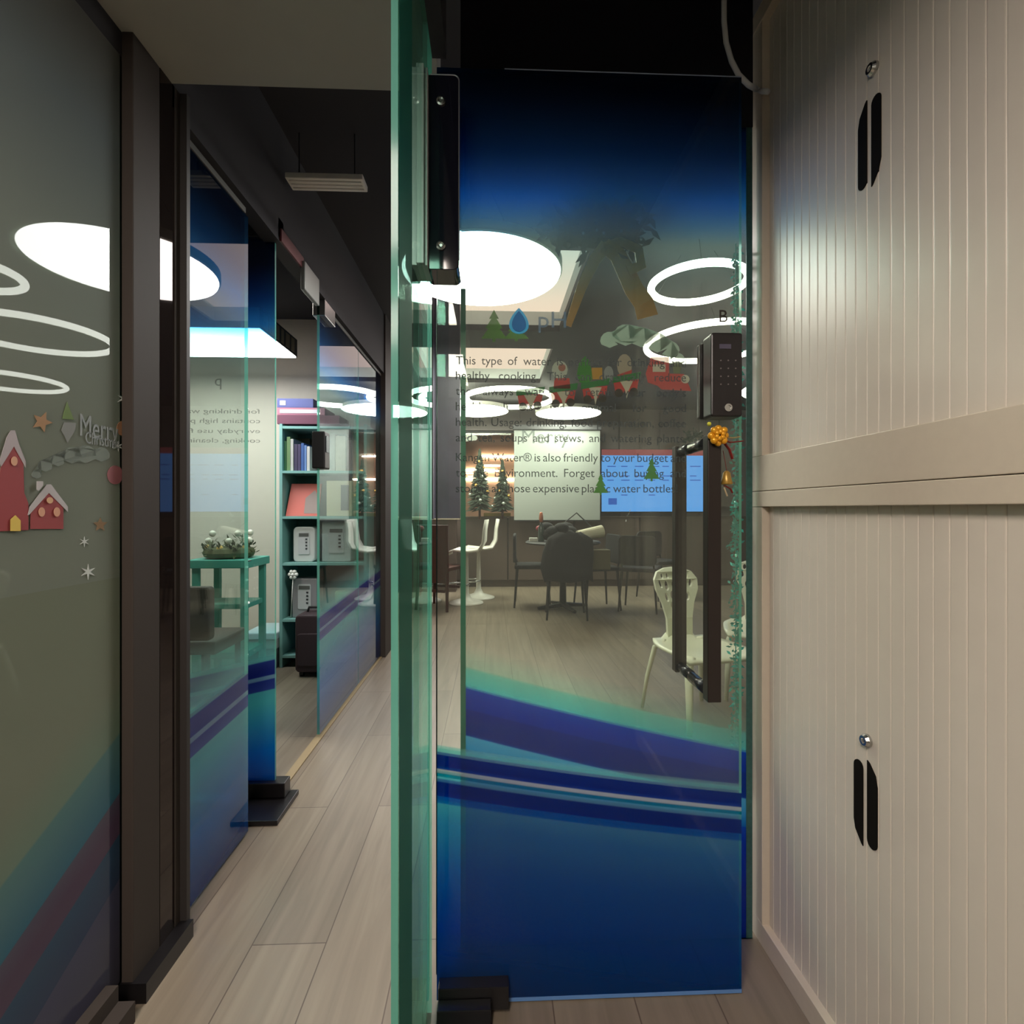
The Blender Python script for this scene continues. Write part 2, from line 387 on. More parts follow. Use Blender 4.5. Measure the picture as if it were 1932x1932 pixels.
for a, b, c_, d in ((wx0, wx1, wz0, wz0+.03), (wx0, wx1, wz1-.03, wz1), (wx0, wx0+.03, wz0, wz1), (wx1-.03, wx1, wz0, wz1)): m.box(a, b, YF+.03, YF+.07, c_, d)
m.build('window_frame', charc, tw)
slab(wx0+.03, wx1-.03, YF+.045, YF+.05, wz0+.03, wz1-.03, 1).build('pane', [G_WIN, G_WIN], tw)
struct(MB().box(-3.3, 3.8, 8.5, 8.6, 0, 2.6).build('wall_outside', mat('salmon_paint', srgb(248, 184, 158), .7)))
for i, (z, xa, xb) in enumerate(((1.60, -.5, .6), (1.98, -.2, .45), (1.75, -.45, .1))):
    t = MB().tube([(xa, 8.488, z), (xb, 8.488, z-.01)], .013, 8).build('tube_light', emis('tube_warm', (1, .9, .75, 1), E_LINE))
    tag(t, ('lowest line light on the salmon wall beyond the window', 'short upper line light on the salmon wall', 'middle line light on the salmon wall beyond the window')[i], 'light', 'line lights beyond the window')

# ---------------- glass partitions
ZT = 2.09
# near left pane
t = thing('window_2', 'tinted glass wall pane along the near left', None, (-.826, 0, 0), kind='structure')
PY = [W(p_, 961, X=-.80)[1] for p_ in (232, 302, 329, 345, 356)]
slab(-.838, -.826, -2.5, W(226, 961, X=-.826)[1], .05, 2.11, 0).build('pane', [G_NEAR, EDGE], t)
m = MB().box(-.86, -.765, -2.5, 1.13, 0, .045); m.box(-.845, -.80, -2.5, 1.13, .045, .08)
struct(m.build('baseboard_left', frame_m), 'dark channel at the foot of the left glass')
# left post
t = thing('trim_5', 'dark bronze post between the left glass panes', None, (-.82, 1.25, 0), kind='structure')
MB().box(-.8255, -.800, W(228, 961, X=-.826)[1]+.0006, PY[1]-.0005, 0, 2.166).build('post_face', frame_m, t, bevel=.002)
MB().box(-.8255, -.800, PY[1], PY[2], 0, 2.166).build('polished_strip', frame_shiny, t)
MB().box(-.8255, -.799, PY[2]+.0005, PY[3], 0, 2.166).build('post_face', frame_m, t, bevel=.002)
MB().box(-.8255, -.782, PY[3]+.0005, 1.345, 0, 2.166).build('post_end', mat('bronze_dark', srgb(46, 42, 40), .6), t)
MB().box(-.83, -.768, 1.17, 1.350, 0, .045).build('foot', blackm, t)
# pane A
t = thing('window_3', 'narrow fixed glass pane beside the left post', None, (-.826, 1.5, 0), kind='structure')
slab(-.838, -.826, 1.345, W(468, 961, X=-.826)[1], .01, ZT, 0).build('pane', [G_LEFT, EDGE], t)
# open leaf into the left room
YL = 1.97
lx1 = -.82; lx0 = -1.62
t = thing('door_1', 'open glass door leaf with blue waves leading into the left room', None, (-.84, YL, 0), kind='structure')
leaf = slab(lx0, lx1, YL, YL+.012, .03, 2.17, 1).build('pane', [G_LEAF, EDGE], t)
MB().box(-.95, -.80, YL-.02, YL+.032, 2.12, 2.20).build('top_patch', blackm, t, bevel=.003)
pa = W(455, 1535, Y=YL-.06); 
MB().box(-.955, -.775, YL-.022, YL+.034, .02, .075).build('bottom_patch', blackm, t, bevel=.003)
MB().box(-.93, -.745, YL-.16, YL+.04, 0, .018).build('floor_plate', blackm, t, bevel=.002)
# mirrored lettering of the leaf, read from behind
ls = .025
lines = ['for drinking water and', 'contains high pH and is', 'everyday use for good', 'cooking, cleaning house']
zz = [W(420, y, Y=YL)[2] for y in (780, 798, 817, 835)]
lx = W(491, 800, Y=YL)[0]
text_mesh([(s_, lx, z_, .40) for s_, z_ in zip(lines, zz)], ls, .0004, 'Y', YL-.001, flip=-1).build('lettering', ink('pale_print', srgb(80, 90, 90), .30), t)
text_mesh([('p', W(418, 720, Y=YL)[0], W(418, 728, Y=YL)[2], None)], .06, .0004, 'Y', YL-.001, flip=-1).build('lettering', MATS['pale_print'], t)
# fixed panes further down the corridor
y0 = W(603, 961, X=-.826)[1]; y1 = W(718, 961, X=-.826)[1]; ym = W(676, 961, X=-.826)[1]
t = thing('window_4', 'glass pane in front of the shelf with a door lock on its edge', None, (-.826, y0, 0), kind='structure')
slab(-.838, -.826, y0, ym-.004, .02, ZT, 0).build('pane', [G_LEFT, EDGE], t)
zl0, zl1 = W(597, 881, X=-.81)[2], W(597, 808, X=-.81)[2]
lk = MB().box(-.862, -.80, y0-.005, y0+.075, zl0, zl1).build('digital_lock', blackm, t, bevel=.006)
MB().box(-.80, -.797, y0+.01, y0+.055, zl0+.08, zl1-.02).build('keypad', blackg, lk)
MB().box(-.86, -.80, y0, y0+.16, ZT-.06, ZT+.02).build('top_patch', chrome, t, bevel=.003)
t = thing('window_5', 'last glass pane of the corridor wall before the dark end post', None, (-.826, ym, 0), kind='structure')
slab(-.838, -.826, ym+.004, y1, .02, ZT, 0).build('pane', [G_LEFT, EDGE], t)
struct(MB().box(-.90, -.79, y1, y1+.30, 0, 2.55).build('trim_6', frame_m), 'dark end post of the corridor glass wall')
m = MB().box(-.842, -.822, 1.345, 1.745, ZT, ZT+.018); m.box(-.842, -.822, y0+.16, y1, ZT, ZT+.018)
struct(m.build('trim_7', mat('grey_channel', srgb(120, 120, 116), .4)), 'thin grey channel on top of the corridor glass')
struct(MB().box(-.85, -.815, 2.0, y1, 0, .006).build('trim_8', mat('oak_threshold', srgb(150, 132, 100), .5)), 'pale floor strip under the opening')
# fin on the right of the corridor
t = thing('window_6', 'clear glass pane seen nearly edge-on beside the film-covered door', None, (-.135, .9, 0), kind='structure')
slab(-.141, -.131, .722, 1.125, .0, 2.1655, 0).build('pane', [G_FIN, EDGE], t)
MB().box(-.1309, -.1303, .728, .842, .0, 2.1655).build('edge_image', ink('teal_edge_reflection', srgb(24, 112, 96), .72), t)  # teal strip painted in for the green edge reflection inside the pane
# ---------------- main glass door leaf
YD = 1.14
dx0 = W(824, 961, Y=YD)[0]; dx1 = W(1399, 961, Y=YD)[0]
t = thing('door_2', 'wide glass door leaf with blue wave film, black fittings and paragraph lettering', None, ((dx0+dx1)/2, YD, 0), kind='structure')
DOOR = t
slab(dx0, dx1, YD, YD+.012, .012, W(1100, 136, Y=YD)[2], 1).build('pane', [G_DOOR, EDGE], t)
MB().box(dx0+.14, dx1, YD-.001, YD+.013, .004, .012).build('bottom_glint', mat('glint_blue', srgb(96, 140, 200), .15), t)  # pale blue strip stands in for light caught on the bottom edge
MB().box(dx0-.0015, dx0, YD-.001, YD+.013, .07, 1.55).build('edge_line', blackm, t)
q0, q1 = W(952, 133, Y=YD), W(1398, 147, Y=YD)
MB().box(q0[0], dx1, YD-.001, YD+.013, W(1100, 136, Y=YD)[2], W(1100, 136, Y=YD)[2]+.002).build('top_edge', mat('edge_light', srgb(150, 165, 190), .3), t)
# hinge box
hz1 = W(850, 140, Y=1.06)[2]; hz0 = W(850, 508, Y=1.06)[2]
hx0 = W(790, 300, Y=1.06)[0]; hx1 = W(866, 300, Y=1.06)[0]; hxm = W(812, 300, Y=1.06)[0]
m = MB().prism(rrect(hx0+.012, hx1, hz0, hz1, .012), 1, 1.062, YD-.002)
hb = m.build('hinge_case', blackg, t, bevel=.0015)
m = MB(); m.box(hx0-.012, hxm-.004, 1.045, 1.12, hz0, hz1); m.box(hx0-.002, hxm-.010, 1.035, 1.045, hz0, hz1)
m.build('hinge_flange', mat('grey_steel_flange', srgb(200, 186, 188), .4, .2), hb, bevel=.001)
for py in (190, 463):
    c0 = W(832, py, Y=1.06)
    MB().lathe([(.0095, 0), (.0095, -.003), (.006, -.0045), (.003, -.003)], (c0[0], 1.062, c0[2]), 20, ax=1).build('screw', chrome, hb, smooth=False)
ring_ = mat('case_rim', srgb(170, 168, 175), .3, .8)
m = MB(); rr = [(hx1, hz0+.02), (hx1, hz1-.2)]+[(hx1-.012+.012*math.cos(math.radians(q_)), hz1-.012+.012*math.sin(math.radians(q_))) for q_ in range(0, 91, 15)]+[(hxm, hz1)]
m.tube([(p[0], 1.062, p[1]) for p in rr], .0014, 6)
m.build('case_rim', ring_, hb)
# back half of the hinge on the left of the fin
MB().box(-.178, -.156, 1.06, 1.135, hz0, hz1+.01).build('hinge_back', blackm, t, bevel=.004)
# bottom patch
m = MB().box(W(826, 1900, Y=1.11)[0], W(960, 1900, Y=1.11)[0], 1.112, 1.172, .012, .062)
bp = m.build('bottom_patch', blackm, t, bevel=.002)
MB().box(-.118, .0, 1.02, 1.20, 0, .011).build('floor_plate', blackm, bp, bevel=.001)
MB().box(W(826, 1900, Y=1.11)[0], W(927, 1900, Y=1.11)[0], 1.085, 1.112, .005, .040).build('pivot_block', blackm, bp, bevel=.002)
# door lock
lx0_, lx1_ = W(1342, 700, Y=1.095)[0], W(1401, 700, Y=1.095)[0]
lz0_, lz1_ = W(1370, 786, Y=1.095)[2], W(1370, 627, Y=1.095)[2]
lk = MB().prism(rrect(lx0_, lx1_, lz0_, lz1_, .006), 1, 1.095, YD-.001).build('digital_lock', mat('lock_black', srgb(22, 16, 18), .28), t, bevel=.003)
MB().prism(rrect(lx0_-.004, lx1_-.004, lz0_+.004, lz1_-.006, .006), 1, YD+.013, 1.165).build('lock_back', MATS['lock_black'], t, bevel=.002)
MB().box(lx0_+.018, lx1_-.026, 1.0935, 1.096, lz1_-.036, lz1_-.026).build('display', mat('lock_display', srgb(80, 76, 96), .3), lk)
m = MB()
for i in range(4):
    for j in range(3):
        c0 = W(1360+j*14, 680+i*15, Y=1.095); m.lathe([(.0016, 0), (.0016, -.0006)], (c0[0], 1.095, c0[2]), 10, ax=1)
m.build('keypad', mat('key_mark', srgb(120, 112, 112), .5), lk)
c0 = W(1374, 769, Y=1.095)
MB().lathe([(.0085, 0), (.0085, -.002), (.0055, -.002), (.0055, -.0004)], (c0[0], 1.095, c0[2]), 20, ax=1).build('key_hole', chrome, lk)
# pull handle: square bars on both faces
hzb, hzt = .708, 1.252
bar_m = mat('handle_dark_bronze', srgb(44, 38, 36), .32, .3)
hd = MB().box(.437, .465, 1.020, 1.046, hzb, hzt).build('handle', bar_m, t, bevel=.002)
MB().box(.440, .468, 1.212, 1.236, hzb, hzt).build('handle', bar_m, t, bevel=.002)
for z in (hzb+.013, hzt-.013):
    MB().tube([(.452, 1.046, z), (.452, YD, z)], .012, 14).build('standoff', mat('standoff_grey', srgb(70, 70, 74), .25, .8), hd, smooth=True)
    MB().tube([(.454, YD+.012, z), (.454, 1.212, z)], .012, 14).build('standoff', MATS['standoff_grey'], hd, smooth=True)
# door lettering
inkm = ink('grey_print', srgb(70, 80, 80), .66)
para = [(690, 'This type of water is perfect for drinking and'), (718, 'healthy cooking. This can drastically reduce'),
        (747, 'the always water to retain your body’s'), (776, 'health. It is the optimal for good'),
        (805, 'health. Usage: drinking, food preparation, coffee'), (834, 'and tea, soups and stews, and watering plants.'),
        (871, 'Kangen Water® is also friendly to your budget and'), (900, 'to the Environment. Forget about buying and'), (929, 'storing all those expensive plastic water bottles!')]
tx0, tx1 = W(860, 900, Y=YD)[0], W(1294, 900, Y=YD)[0]
items = []; fs_ = .0265
for py, s_ in para:
    ws = s_.split(' '); wd = [word_w(q, fs_) for q in ws]; tot = sum(wd); end = tx1
    if py == 929: end = W(1278, 900, Y=YD)[0]
    k = 1.0
    gap = (end-tx0-tot)/(len(ws)-1)
    if gap < .006: k = (end-tx0-.006*(len(ws)-1))/tot; gap = .006
    xx = tx0; z = W(1080, py, Y=YD)[2]
    for q, wq in zip(ws, wd):
        items.append((q, xx, z, wq*k)); xx += wq*k+gap
text_mesh(items, fs_, .0003, 'Y', YD-.0012).build('lettering', inkm, t)
text_mesh([('pH', W(1016, 630, Y=YD)[0], W(1016, 618, Y=YD)[2], .062)], .052, .0003, 'Y', YD-.0012).build('lettering', ink('blue_grey_print', srgb(90, 120, 140), .5), t)
text_mesh([('B', W(1357, 610, Y=YD)[0], W(1357, 608, Y=YD)[2], None)], .040, .0006, 'Y', YD-.0012).build('lettering', ink('black_print', srgb(40, 30, 26), .9), t)
# drop logo
def drop(cx, cz, wr, hh, n=24):
    pts = []
    for i in range(n):
        a = 2*math.pi*i/n; x = wr*math.sin(a)*abs(math.sin(a/2))**.9; pts.append((cx+x, cz+hh*.5*math.cos(a)))
    return pts
c0 = W(979, 606, Y=YD)
MB().prism(drop(c0[0], c0[2], .028, .058), 1, YD-.0016, YD-.0006).build('drop_emblem', ink('drop_light', srgb(60, 170, 220), .75), t)
MB().prism(drop(c0[0], c0[2]-.001, .020, .046), 1, YD-.0026, YD-.0017).build('drop_emblem', ink('drop_dark', srgb(40, 110, 170), .8), t)
# ---------------- fixed pane behind the door
YP = 1.29
fx0 = W(869, 961, Y=YP)[0]
t = thing('window_7', 'fixed glass pane with blue wave film behind the glass door', None, ((fx0+.67)/2, YP, 0), kind='structure')
slab(fx0, .668, YP, YP+.012, W(1000, 1790, Y=YP)[2], W(1100, 232, Y=YP)[2], 1).build('pane', [G_FIX, EDGE], t)
zlo_, zhi_ = W(1000, 1790, Y=YP)[2], W(1100, 232, Y=YP)[2]
MB().box(fx0, fx0+.013, YP-.0015, YP-.0002, zlo_, W(872, 545, Y=YP)[2]).build('edge_image', mat('edge_green', srgb(70, 140, 120), .3), t)  # green pane edge painted on the face, as refraction would show it
MB().box(.652, .668, YP-.0015, YP-.0002, zlo_, zhi_).build('edge_image', mat('edge_deep_green', srgb(64, 112, 108), .3, noise=.6, nscale=90), t)  # right edge painted on the face the same way
MB().box(fx0, .668, YP-.004, YP+.016, 0, W(1000, 1790, Y=YP)[2]).build('base_channel', mat('blue_grey_channel', srgb(30, 60, 110), .4), t)
MB().box(fx0, .668, YP-.004, YP+.016, W(1100, 232, Y=YP)[2], 2.55).build('header', mat('dark_header', srgb(24, 24, 32), .5), t)

# ---------------- lamps
glow = emis('lamp_white', (1, .98, .94, 1), E_DISC)
glow2 = emis('ring_white', (1, .98, .90, 1), E_RING)
def disc_lamp(x, y, z, r, label, th=.05):
    t = thing('disc_lamp', label, 'ceiling lamp', (x, y, z), 'round disc lamps')
    MB().lathe([(r, th), (r, .012), (r-.006, .006)], (x, y, z), 64).build('lamp_body', white_m, t)
    MB().lathe([(r-.008, .006), (r-.010, 0)], (x, y, z), 64).build('diffuser', glow, t)
    for k in range(3):
        a = 2*math.pi*k/3+.5; MB().tube([(x+r*.7*math.cos(a), y+r*.7*math.sin(a), z+th), (x+.05*math.cos(a), y+.05*math.sin(a), ZC-.002)], .0015, 5).build('suspension_wire', charc, t)
disc_lamp(-.045, 2.32, 2.16, .362, 'large white disc lamp hanging over the passage, nearest of the discs')
Z2 = 2.35
def at_ceil(px, py, z=Z2): return W(px, py, Z=z)
a = at_ceil(1072, 781); disc_lamp(a[0], a[1], Z2, .43, 'white disc lamp above the pale screen on the far wall')
a = at_ceil(898, 776); disc_lamp(a[0], a[1], Z2, .42, 'white disc lamp left of the far pale screen, below the big ring')
a = at_ceil(740, 777); disc_lamp(a[0], a[1], Z2, .42, 'white disc lamp half hidden behind the dark corridor end post')
def ring_lamp(x, y, z, r, label, tr=.022):
    t = thing('ring_lamp', label, 'ring lamp', (x, y, z), 'glowing ring lamps')
    n = 64
    MB().tube([(x+r*math.cos(2*math.pi*k/n), y+r*math.sin(2*math.pi*k/n), z) for k in range(n)], tr, 10, closed=True).build('ring', glow2, t, smooth=True)
    for k in range(3):
        a = 2*math.pi*k/3+.2; MB().tube([(x+r*math.cos(a), y+r*math.sin(a), z+tr), (x+r*.4*math.cos(a), y+r*.4*math.sin(a), ZC-.002)], .0015, 5).build('suspension_wire', charc, t)
a = at_ceil(1317, 536); ring_lamp(a[0], a[1], Z2, .252, 'glowing ring lamp nearest the cabinets, top right behind the door', .020)
a = at_ceil(1338, 648); ring_lamp(a[0], a[1], Z2, .46, 'large glowing ring lamp behind the black digital door lock')
a = at_ceil(960, 752, 2.45); ring_lamp(a[0], a[1], 2.45, .53, 'glowing ring lamp above the disc left of the pale screen', .030)
a = at_ceil(838, 752); ring_lamp(a[0], a[1], Z2, .26, 'glowing ring lamp seen just left of the hanging dark panel', .028)
ring_lamp(3.1, 5.2, Z2, .45, 'glowing ring lamp at the far right side of the room')
# soffit lamps on the camera side
for i, y in enumerate((-.35, -1.5)):
    t = thing('ceiling_light', ('flat square panel light in the grey soffit above the near corridor', 'flat square panel light in the grey soffit further back')[i], 'ceiling light', (-.48, y, 2.16), 'panel lights in the soffit')
    MB().box(-.78, -.18, y-.30, y+.30, 2.156, 2.166).build('frame', white_m, t)
    MB().box(-.76, -.20, y-.28, y+.28, 2.152, 2.156).build('diffuser', emis('panel_warm', (1, .87, .77, 1), E_SOFFIT), t)
# air vent
za = 2.35
v0 = W(537, 335, Z=za); v1 = W(684, 338, Z=za); v2 = W(687, 363, Z=za)
t = thing('air_vent', 'pale linear air vent hanging under the dark corridor ceiling', 'vent', (-.6, v0[1], za))
m = MB(); m.box(v0[0], v1[0], v0[1], v2[1], za, za+.022); m.build('vent_frame', mat('vent_grey', srgb(236, 232, 226), .6), t, bevel=.003)
m = MB()
for k in range(3):
    yy = v0[1]+(v2[1]-v0[1])*(k+.6)/3.6; m.box(v0[0]+.01, v1[0]-.01, yy, yy+.006, za-.004, za)
m.build('slat', mat('vent_slat', srgb(222, 218, 212), .6), t)
for q_ in (v0[0]+.04, v1[0]-.04): MB().tube([(q_, (v0[1]+v2[1])/2, za+.02), (q_, (v0[1]+v2[1])/2, ZC-.001)], .003, 6).build('hanger', dark_ceil, t)

# ================================================================== CABINETS
XC = .679; YC1 = 1.312
def tambour_cabinet(label, z0, z1, zb, zt, lock_px, slots, lockz):
    t = thing('tambour_cabinet', label, 'cabinet', (XC+.2, .55, z0), 'stacked tambour cabinets')
    y0, y1 = -.10, YC1; d = .44
    m = MB(); m.box(XC+.004, XC+d, y1-.020, y1, z0, z1); m.box(XC+.004, XC+d, y0, y0+.020, z0, z1)
    m.box(XC+.004, XC+d, y0+.02, y1-.02, z0, z0+.02); m.box(XC+.004, XC+d, y0+.02, y1-.02, z1-.02, z1); m.box(XC+d-.01, XC+d, y0+.02, y1-.02, z0+.02, z1-.02)
    m.build('body', cab_m, t, bevel=.001)
    m = MB(); m.box(XC, XC+.032, y1-.050, y1, z0+zb, z1-zt); m.box(XC, XC+.032, y0, y0+.05, z0+zb, z1-zt)
    m.box(XC, XC+.032, y0, y1, z0, z0+zb); m.box(XC-.002, XC+.032, y0, y1+.001, z1-zt, z1)
    m.build('front_frame', cab_m, t, bevel=.0015)
    m = MB(); p = .0287; yy = y0+.05
    while yy < y1-.052:
        w_ = min(p, y1-.051-yy)
        prof = [(XC+.0196, yy+.0001), (XC+.0186, yy+.0010), (XC+.0183, yy+.0026), (XC+.0183, yy+w_-.0026), (XC+.0186, yy+w_-.0010), (XC+.0196, yy+w_-.0001), (XC+.027, yy+w_), (XC+.027, yy)]
        m.prism(prof, 2, z0+zb-.005, z1-zt+.003); yy += p
    dr = m.build('tambour_door', slat_m, t)
    # slots: black plates stand in for the dark recesses, one end slanted
    hd = MB()
    for (ya, yb, za, zb_, cut) in slots:
        r = (yb-ya)/2; pts = []
        if cut == 'top':      # slanted top, round bottom (far slot)
            pts = [(ya, zb_), (ya+.004, zb_-.003), (yb-.004, zb_-.022), (yb, zb_-.040)]
            for i in range(9): a = -math.pi*i/8; pts.append(((ya+yb)/2+r*math.cos(a), za+r+r*math.sin(a)))
        elif cut == 'bottom':
            for i in range(9): a = math.pi*i/8; pts.append(((ya+yb)/2+r*math.cos(a), zb_-r+r*math.sin(a)))
            pts += [(ya, za+.040), (ya+.006, za+.020), (yb-.004, za+.003), (yb, za)]
        elif cut == 'bottomfar':
            for i in range(9): a = math.pi*i/8; pts.append(((ya+yb)/2+r*math.cos(a), zb_-r+r*math.sin(a)))
            pts += [(ya, za), (ya+.004, za+.003), (yb-.004, za+.022), (yb, za+.040)]
        else:
            pts = [(ya, zb_-.040), (ya+.004, zb_-.020), (yb-.006, zb_-.003), (yb, zb_)]
            pts = pts[::-1]
            for i in range(9): a = math.pi+math.pi*i/8; pts.append(((ya+yb)/2+r*math.cos(a), za+r+r*math.sin(a)))
        hd.prism(pts, 0, XC+.0165, XC+.0200)
    h_ = hd.build('handle_slot', mat('slot_black', (.006, .005, .004, 1), .9, 0, .1), dr)
    c0 = W(*lock_px, X=XC+.02)
    lk = MB().lathe([(.012, .0), (.012, -.005), (.009, -.010), (.005, -.010), (.004, -.007)], (XC+.0183, c0[1], c0[2]), 22, ax=0).build('lock', chrome, dr, smooth=False)
    return t
def Yx(px): return W(px, 961, X=XC+.018)[1]
def Zx(px, py): return W(px, py, X=XC+.018)[2]
zr = W(1424, 927, X=XC)[2]
tambour_cabinet('lower cream tambour cabinet standing on the floor', 0, zr-.0015, .055, zr-W(1424, 955, X=XC)[2], (1639, 1397),
    [(Yx(1629), Yx(1612), Zx(1620, 1588), Zx(1620, 1433), 'bottomfar'), (Yx(1656), Yx(1637), Zx(1646, 1602), Zx(1646, 1440), 'topnear')], 0)
tambour_cabinet('upper cream tambour cabinet stacked on the lower one', zr, W(1424, 30, X=XC)[2], W(1424, 862, X=XC)[2]-zr, .045, (1651, 130),
    [(Yx(1636), Yx(1620), Zx(1628, 358), Zx(1628, 198), 'top'), (Yx(1663), Yx(1645), Zx(1654, 345), Zx(1654, 178), 'bottom')], 0)
# white cable
pts = [W(px, py, Y=1.18) for px, py in ((1372, -120), (1369, -60), (1366, 0), (1366, 40), (1370, 80), (1380, 115), (1394, 142), (1412, 160), (1430, 169), (1448, 172))]
pts = pts[:-2]+[W(1426, 168, X=.667), W(1438, 172, X=.669), W(1449, 173, X=.671)]
o = MB().tube(pts, .0062, 10).build('cable', whitecab, smooth=True); tag(o, 'white cable hanging in a curve beside the upper cabinet', 'cable')

# ================================================================== FAR WALL THINGS
# pale screen
s0 = W(970, 981, Y=7.1); s1 = W(1132, 812, Y=7.1)
t = thing('projection_screen', 'pale grey pull-down screen hanging on the far wall', 'screen', ((s0[0]+s1[0])/2, 7.1, s0[2]))
MB().box(s0[0], s1[0], 7.1, 7.112, s0[2], s1[2]).build('screen_cloth', mat('screen_cloth', srgb(156, 162, 158), .8), t)
MB().box(s0[0]-.02, s1[0]+.02, 7.07, 7.14, s1[2], s1[2]+.07).build('screen_case', mat('screen_case', srgb(80, 80, 84), .5), t, bevel=.01)
MB().box(s0[0], s1[0], 7.095, 7.117, s0[2]-.015, s0[2]).build('bottom_bar', charc, t)
MB().box((s0[0]+s1[0])/2-.3, (s0[0]+s1[0])/2+.3, 7.14, 7.328, s1[2]+.01, s1[2]+.05).build('bracket', charc, t)
# TV
s0 = W(1134, 967, Y=7.2); s1 = W(1330, 848, Y=7.2)
t = thing('television', 'wall television showing a blue table under a red bar', 'television', ((s0[0]+s1[0])/2, 7.2, s0[2]))
MB().box(s0[0], s1[0], 7.2, 7.25, s0[2], s1[2]).build('case', blackm, t, bevel=.004)
MB().box((s0[0]+s1[0])/2-.25, (s0[0]+s1[0])/2+.25, 7.25, 7.328, s0[2]+.2, s0[2]+.5).build('wall_mount', blackm, t)
zb = W(1134, 859, Y=7.2)[2]
sc = MB().box(s0[0]+.008, s1[0]-.008, 7.194, 7.1999, s0[2]+.014, zb).build('screen', emis('tv_blue', srgb(98, 166, 255), 1.15), t)
MB().box(s0[0]+.008, s1[0]-.008, 7.194, 7.1999, zb, s1[2]-.006).build('red_bar', emis('tv_red', srgb(150, 78, 84), 1.0), sc)
m = MB()
for py in (879, 897, 905, 933):
    for k in range(7):
        xa = W(1146+k*26, py, Y=7.19); xb = W(1146+k*26+random.choice((12, 16, 20)), py, Y=7.19)
        if py == 933 and k not in (1, 3): continue
        MB().box(xa[0], xb[0], 7.192, 7.1938, xa[2]-.014, xa[2]).build('screen_text', emis('tv_dark_text', srgb(52, 100, 205), 1.0), sc)
q = W(1148, 952, Y=7.19); m.box(q[0], q[0]+.12, 7.192, 7.1938, q[2], q[2]+.09)
m.build('screen_text', emis('tv_dark_text', srgb(60, 110, 215), 1.0), sc)
o = MB().tube([W(1189, 962, Y=7.19), W(1186, 970, Y=7.22), W(1182, 976, Y=7.3), W(1181, 984, Y=7.22)], .006, 6).build('cable', whitecab); tag(o, 'thin pale cable hanging below the television', 'cable')

# trees
def fir_tree(px, ptop, pbot, Y, r, label):
    b = W(px, pbot, Y=Y); tp = W(px, ptop, Y=Y); h = tp[2]-b[2]
    t = thing('christmas_tree', label, 'christmas tree', b, 'small christmas trees in front of the window')
    MB().tube([b, (b[0], b[1], b[2]+h*.98)], [.018, .004], 8).build('trunk', wood_dk, t)
    m = MB()
    for i in range(640):
        f = random.random()**.8; z = b[2]+h*(.10+.88*f); R = r*(1-f)*(.75+.5*random.random())+.012
        an = random.random()*6.283; d_ = Vector((math.cos(an), math.sin(an), -.25)); p0 = Vector((b[0], b[1], z+.05)); p1 = p0+d_*R
        sd = Vector((-math.sin(an), math.cos(an), 0))*.022; up_ = Vector((0, 0, .02))
        m.add([p0+up_*.4, p0-up_*.4+(p1-p0)*.5+sd, p1, p0-up_*.4+(p1-p0)*.5-sd, p0+(p1-p0)*.5+up_], [(0, 1, 4), (1, 2, 4), (2, 3, 4), (3, 0, 4), (0, 3, 2, 1)])
    m.build('foliage', mat('fir_green', srgb(46, 58, 44), .8), t)
    k = 0
    for i in range(16):
        f = .1+.8*i/16; an = 2.4*i; R = r*(1-f)*1.0
        MB().ball((b[0]+R*math.cos(an), b[1]+R*math.sin(an), b[2]+h*(.1+.88*f)), .022, 8, 6).build('bauble', mat('bauble_gold' if i % 2 else 'bauble_pale', srgb(220, 170, 90) if i % 2 else srgb(190, 200, 190), .2, .5), t, smooth=True)
fir_tree(905, 852, 979, 7.12, .19, 'taller christmas tree with baubles in front of the far window, left one')
fir_tree(948, 873, 979, 7.20, .155, 'shorter christmas tree with baubles next to the pale screen')
o = MB().box(W(912, 970, Y=7.0)[0], W(965, 970, Y=7.0)[0], 7.24, 7.32, 1.001, 1.05).build('planter_box', mat('planter_yellow', srgb(150, 130, 70), .7), bevel=.006); tag(o, 'low yellowish box on the cabinet top in front of the window', 'box')

# hanging dark panel
xa, xb = W(806, 800, Y=3.30)[0], W(868, 800, Y=3.30)[0]
t = thing('hanging_panel', 'dark mottled panel hanging from the ceiling behind the glass pane', 'panel', ((xa+xb)/2, 3.3, 1.06))
zc0 = W(830, 978, Y=3.3)[2]; xs = W(818, 800, Y=3.3)[0]
MB().box(xs, xb, 3.30, 3.33, zc0, ZC).build('panel_board', mat('mottled_navy', srgb(66, 64, 80), .35, noise=.75, nscale=9), t)
MB().box(xa, xs, 3.285, 3.345, zc0-.005, ZC).build('side_frame', blackm, t, bevel=.002)
for q_ in (xa+.02, xb-.02): MB().tube([(q_, 3.315, ZC-.01), (q_, 3.315, ZC+.1605)], .006, 6).build('hanger', blackm, t)
MB().box(xs, xs+.006, 3.285, 3.30, zc0, ZC).build('edge_bead', mat('bead_grey', srgb(130, 130, 140), .3, .5), t)

# bar counter
t = thing('bar_counter', 'pale-topped bar counter at the left end of the far room', 'counter', (-.9, 6.5, 0))
MB().box(-1.9, -.42, 6.74, 7.12, .965, 1.0).build('worktop', mat('counter_top', srgb(170, 160, 140), .4), t, bevel=.004)
MB().box(-1.85, -.48, 6.84, 7.08, 0, .965).build('body', brown_cab, t)

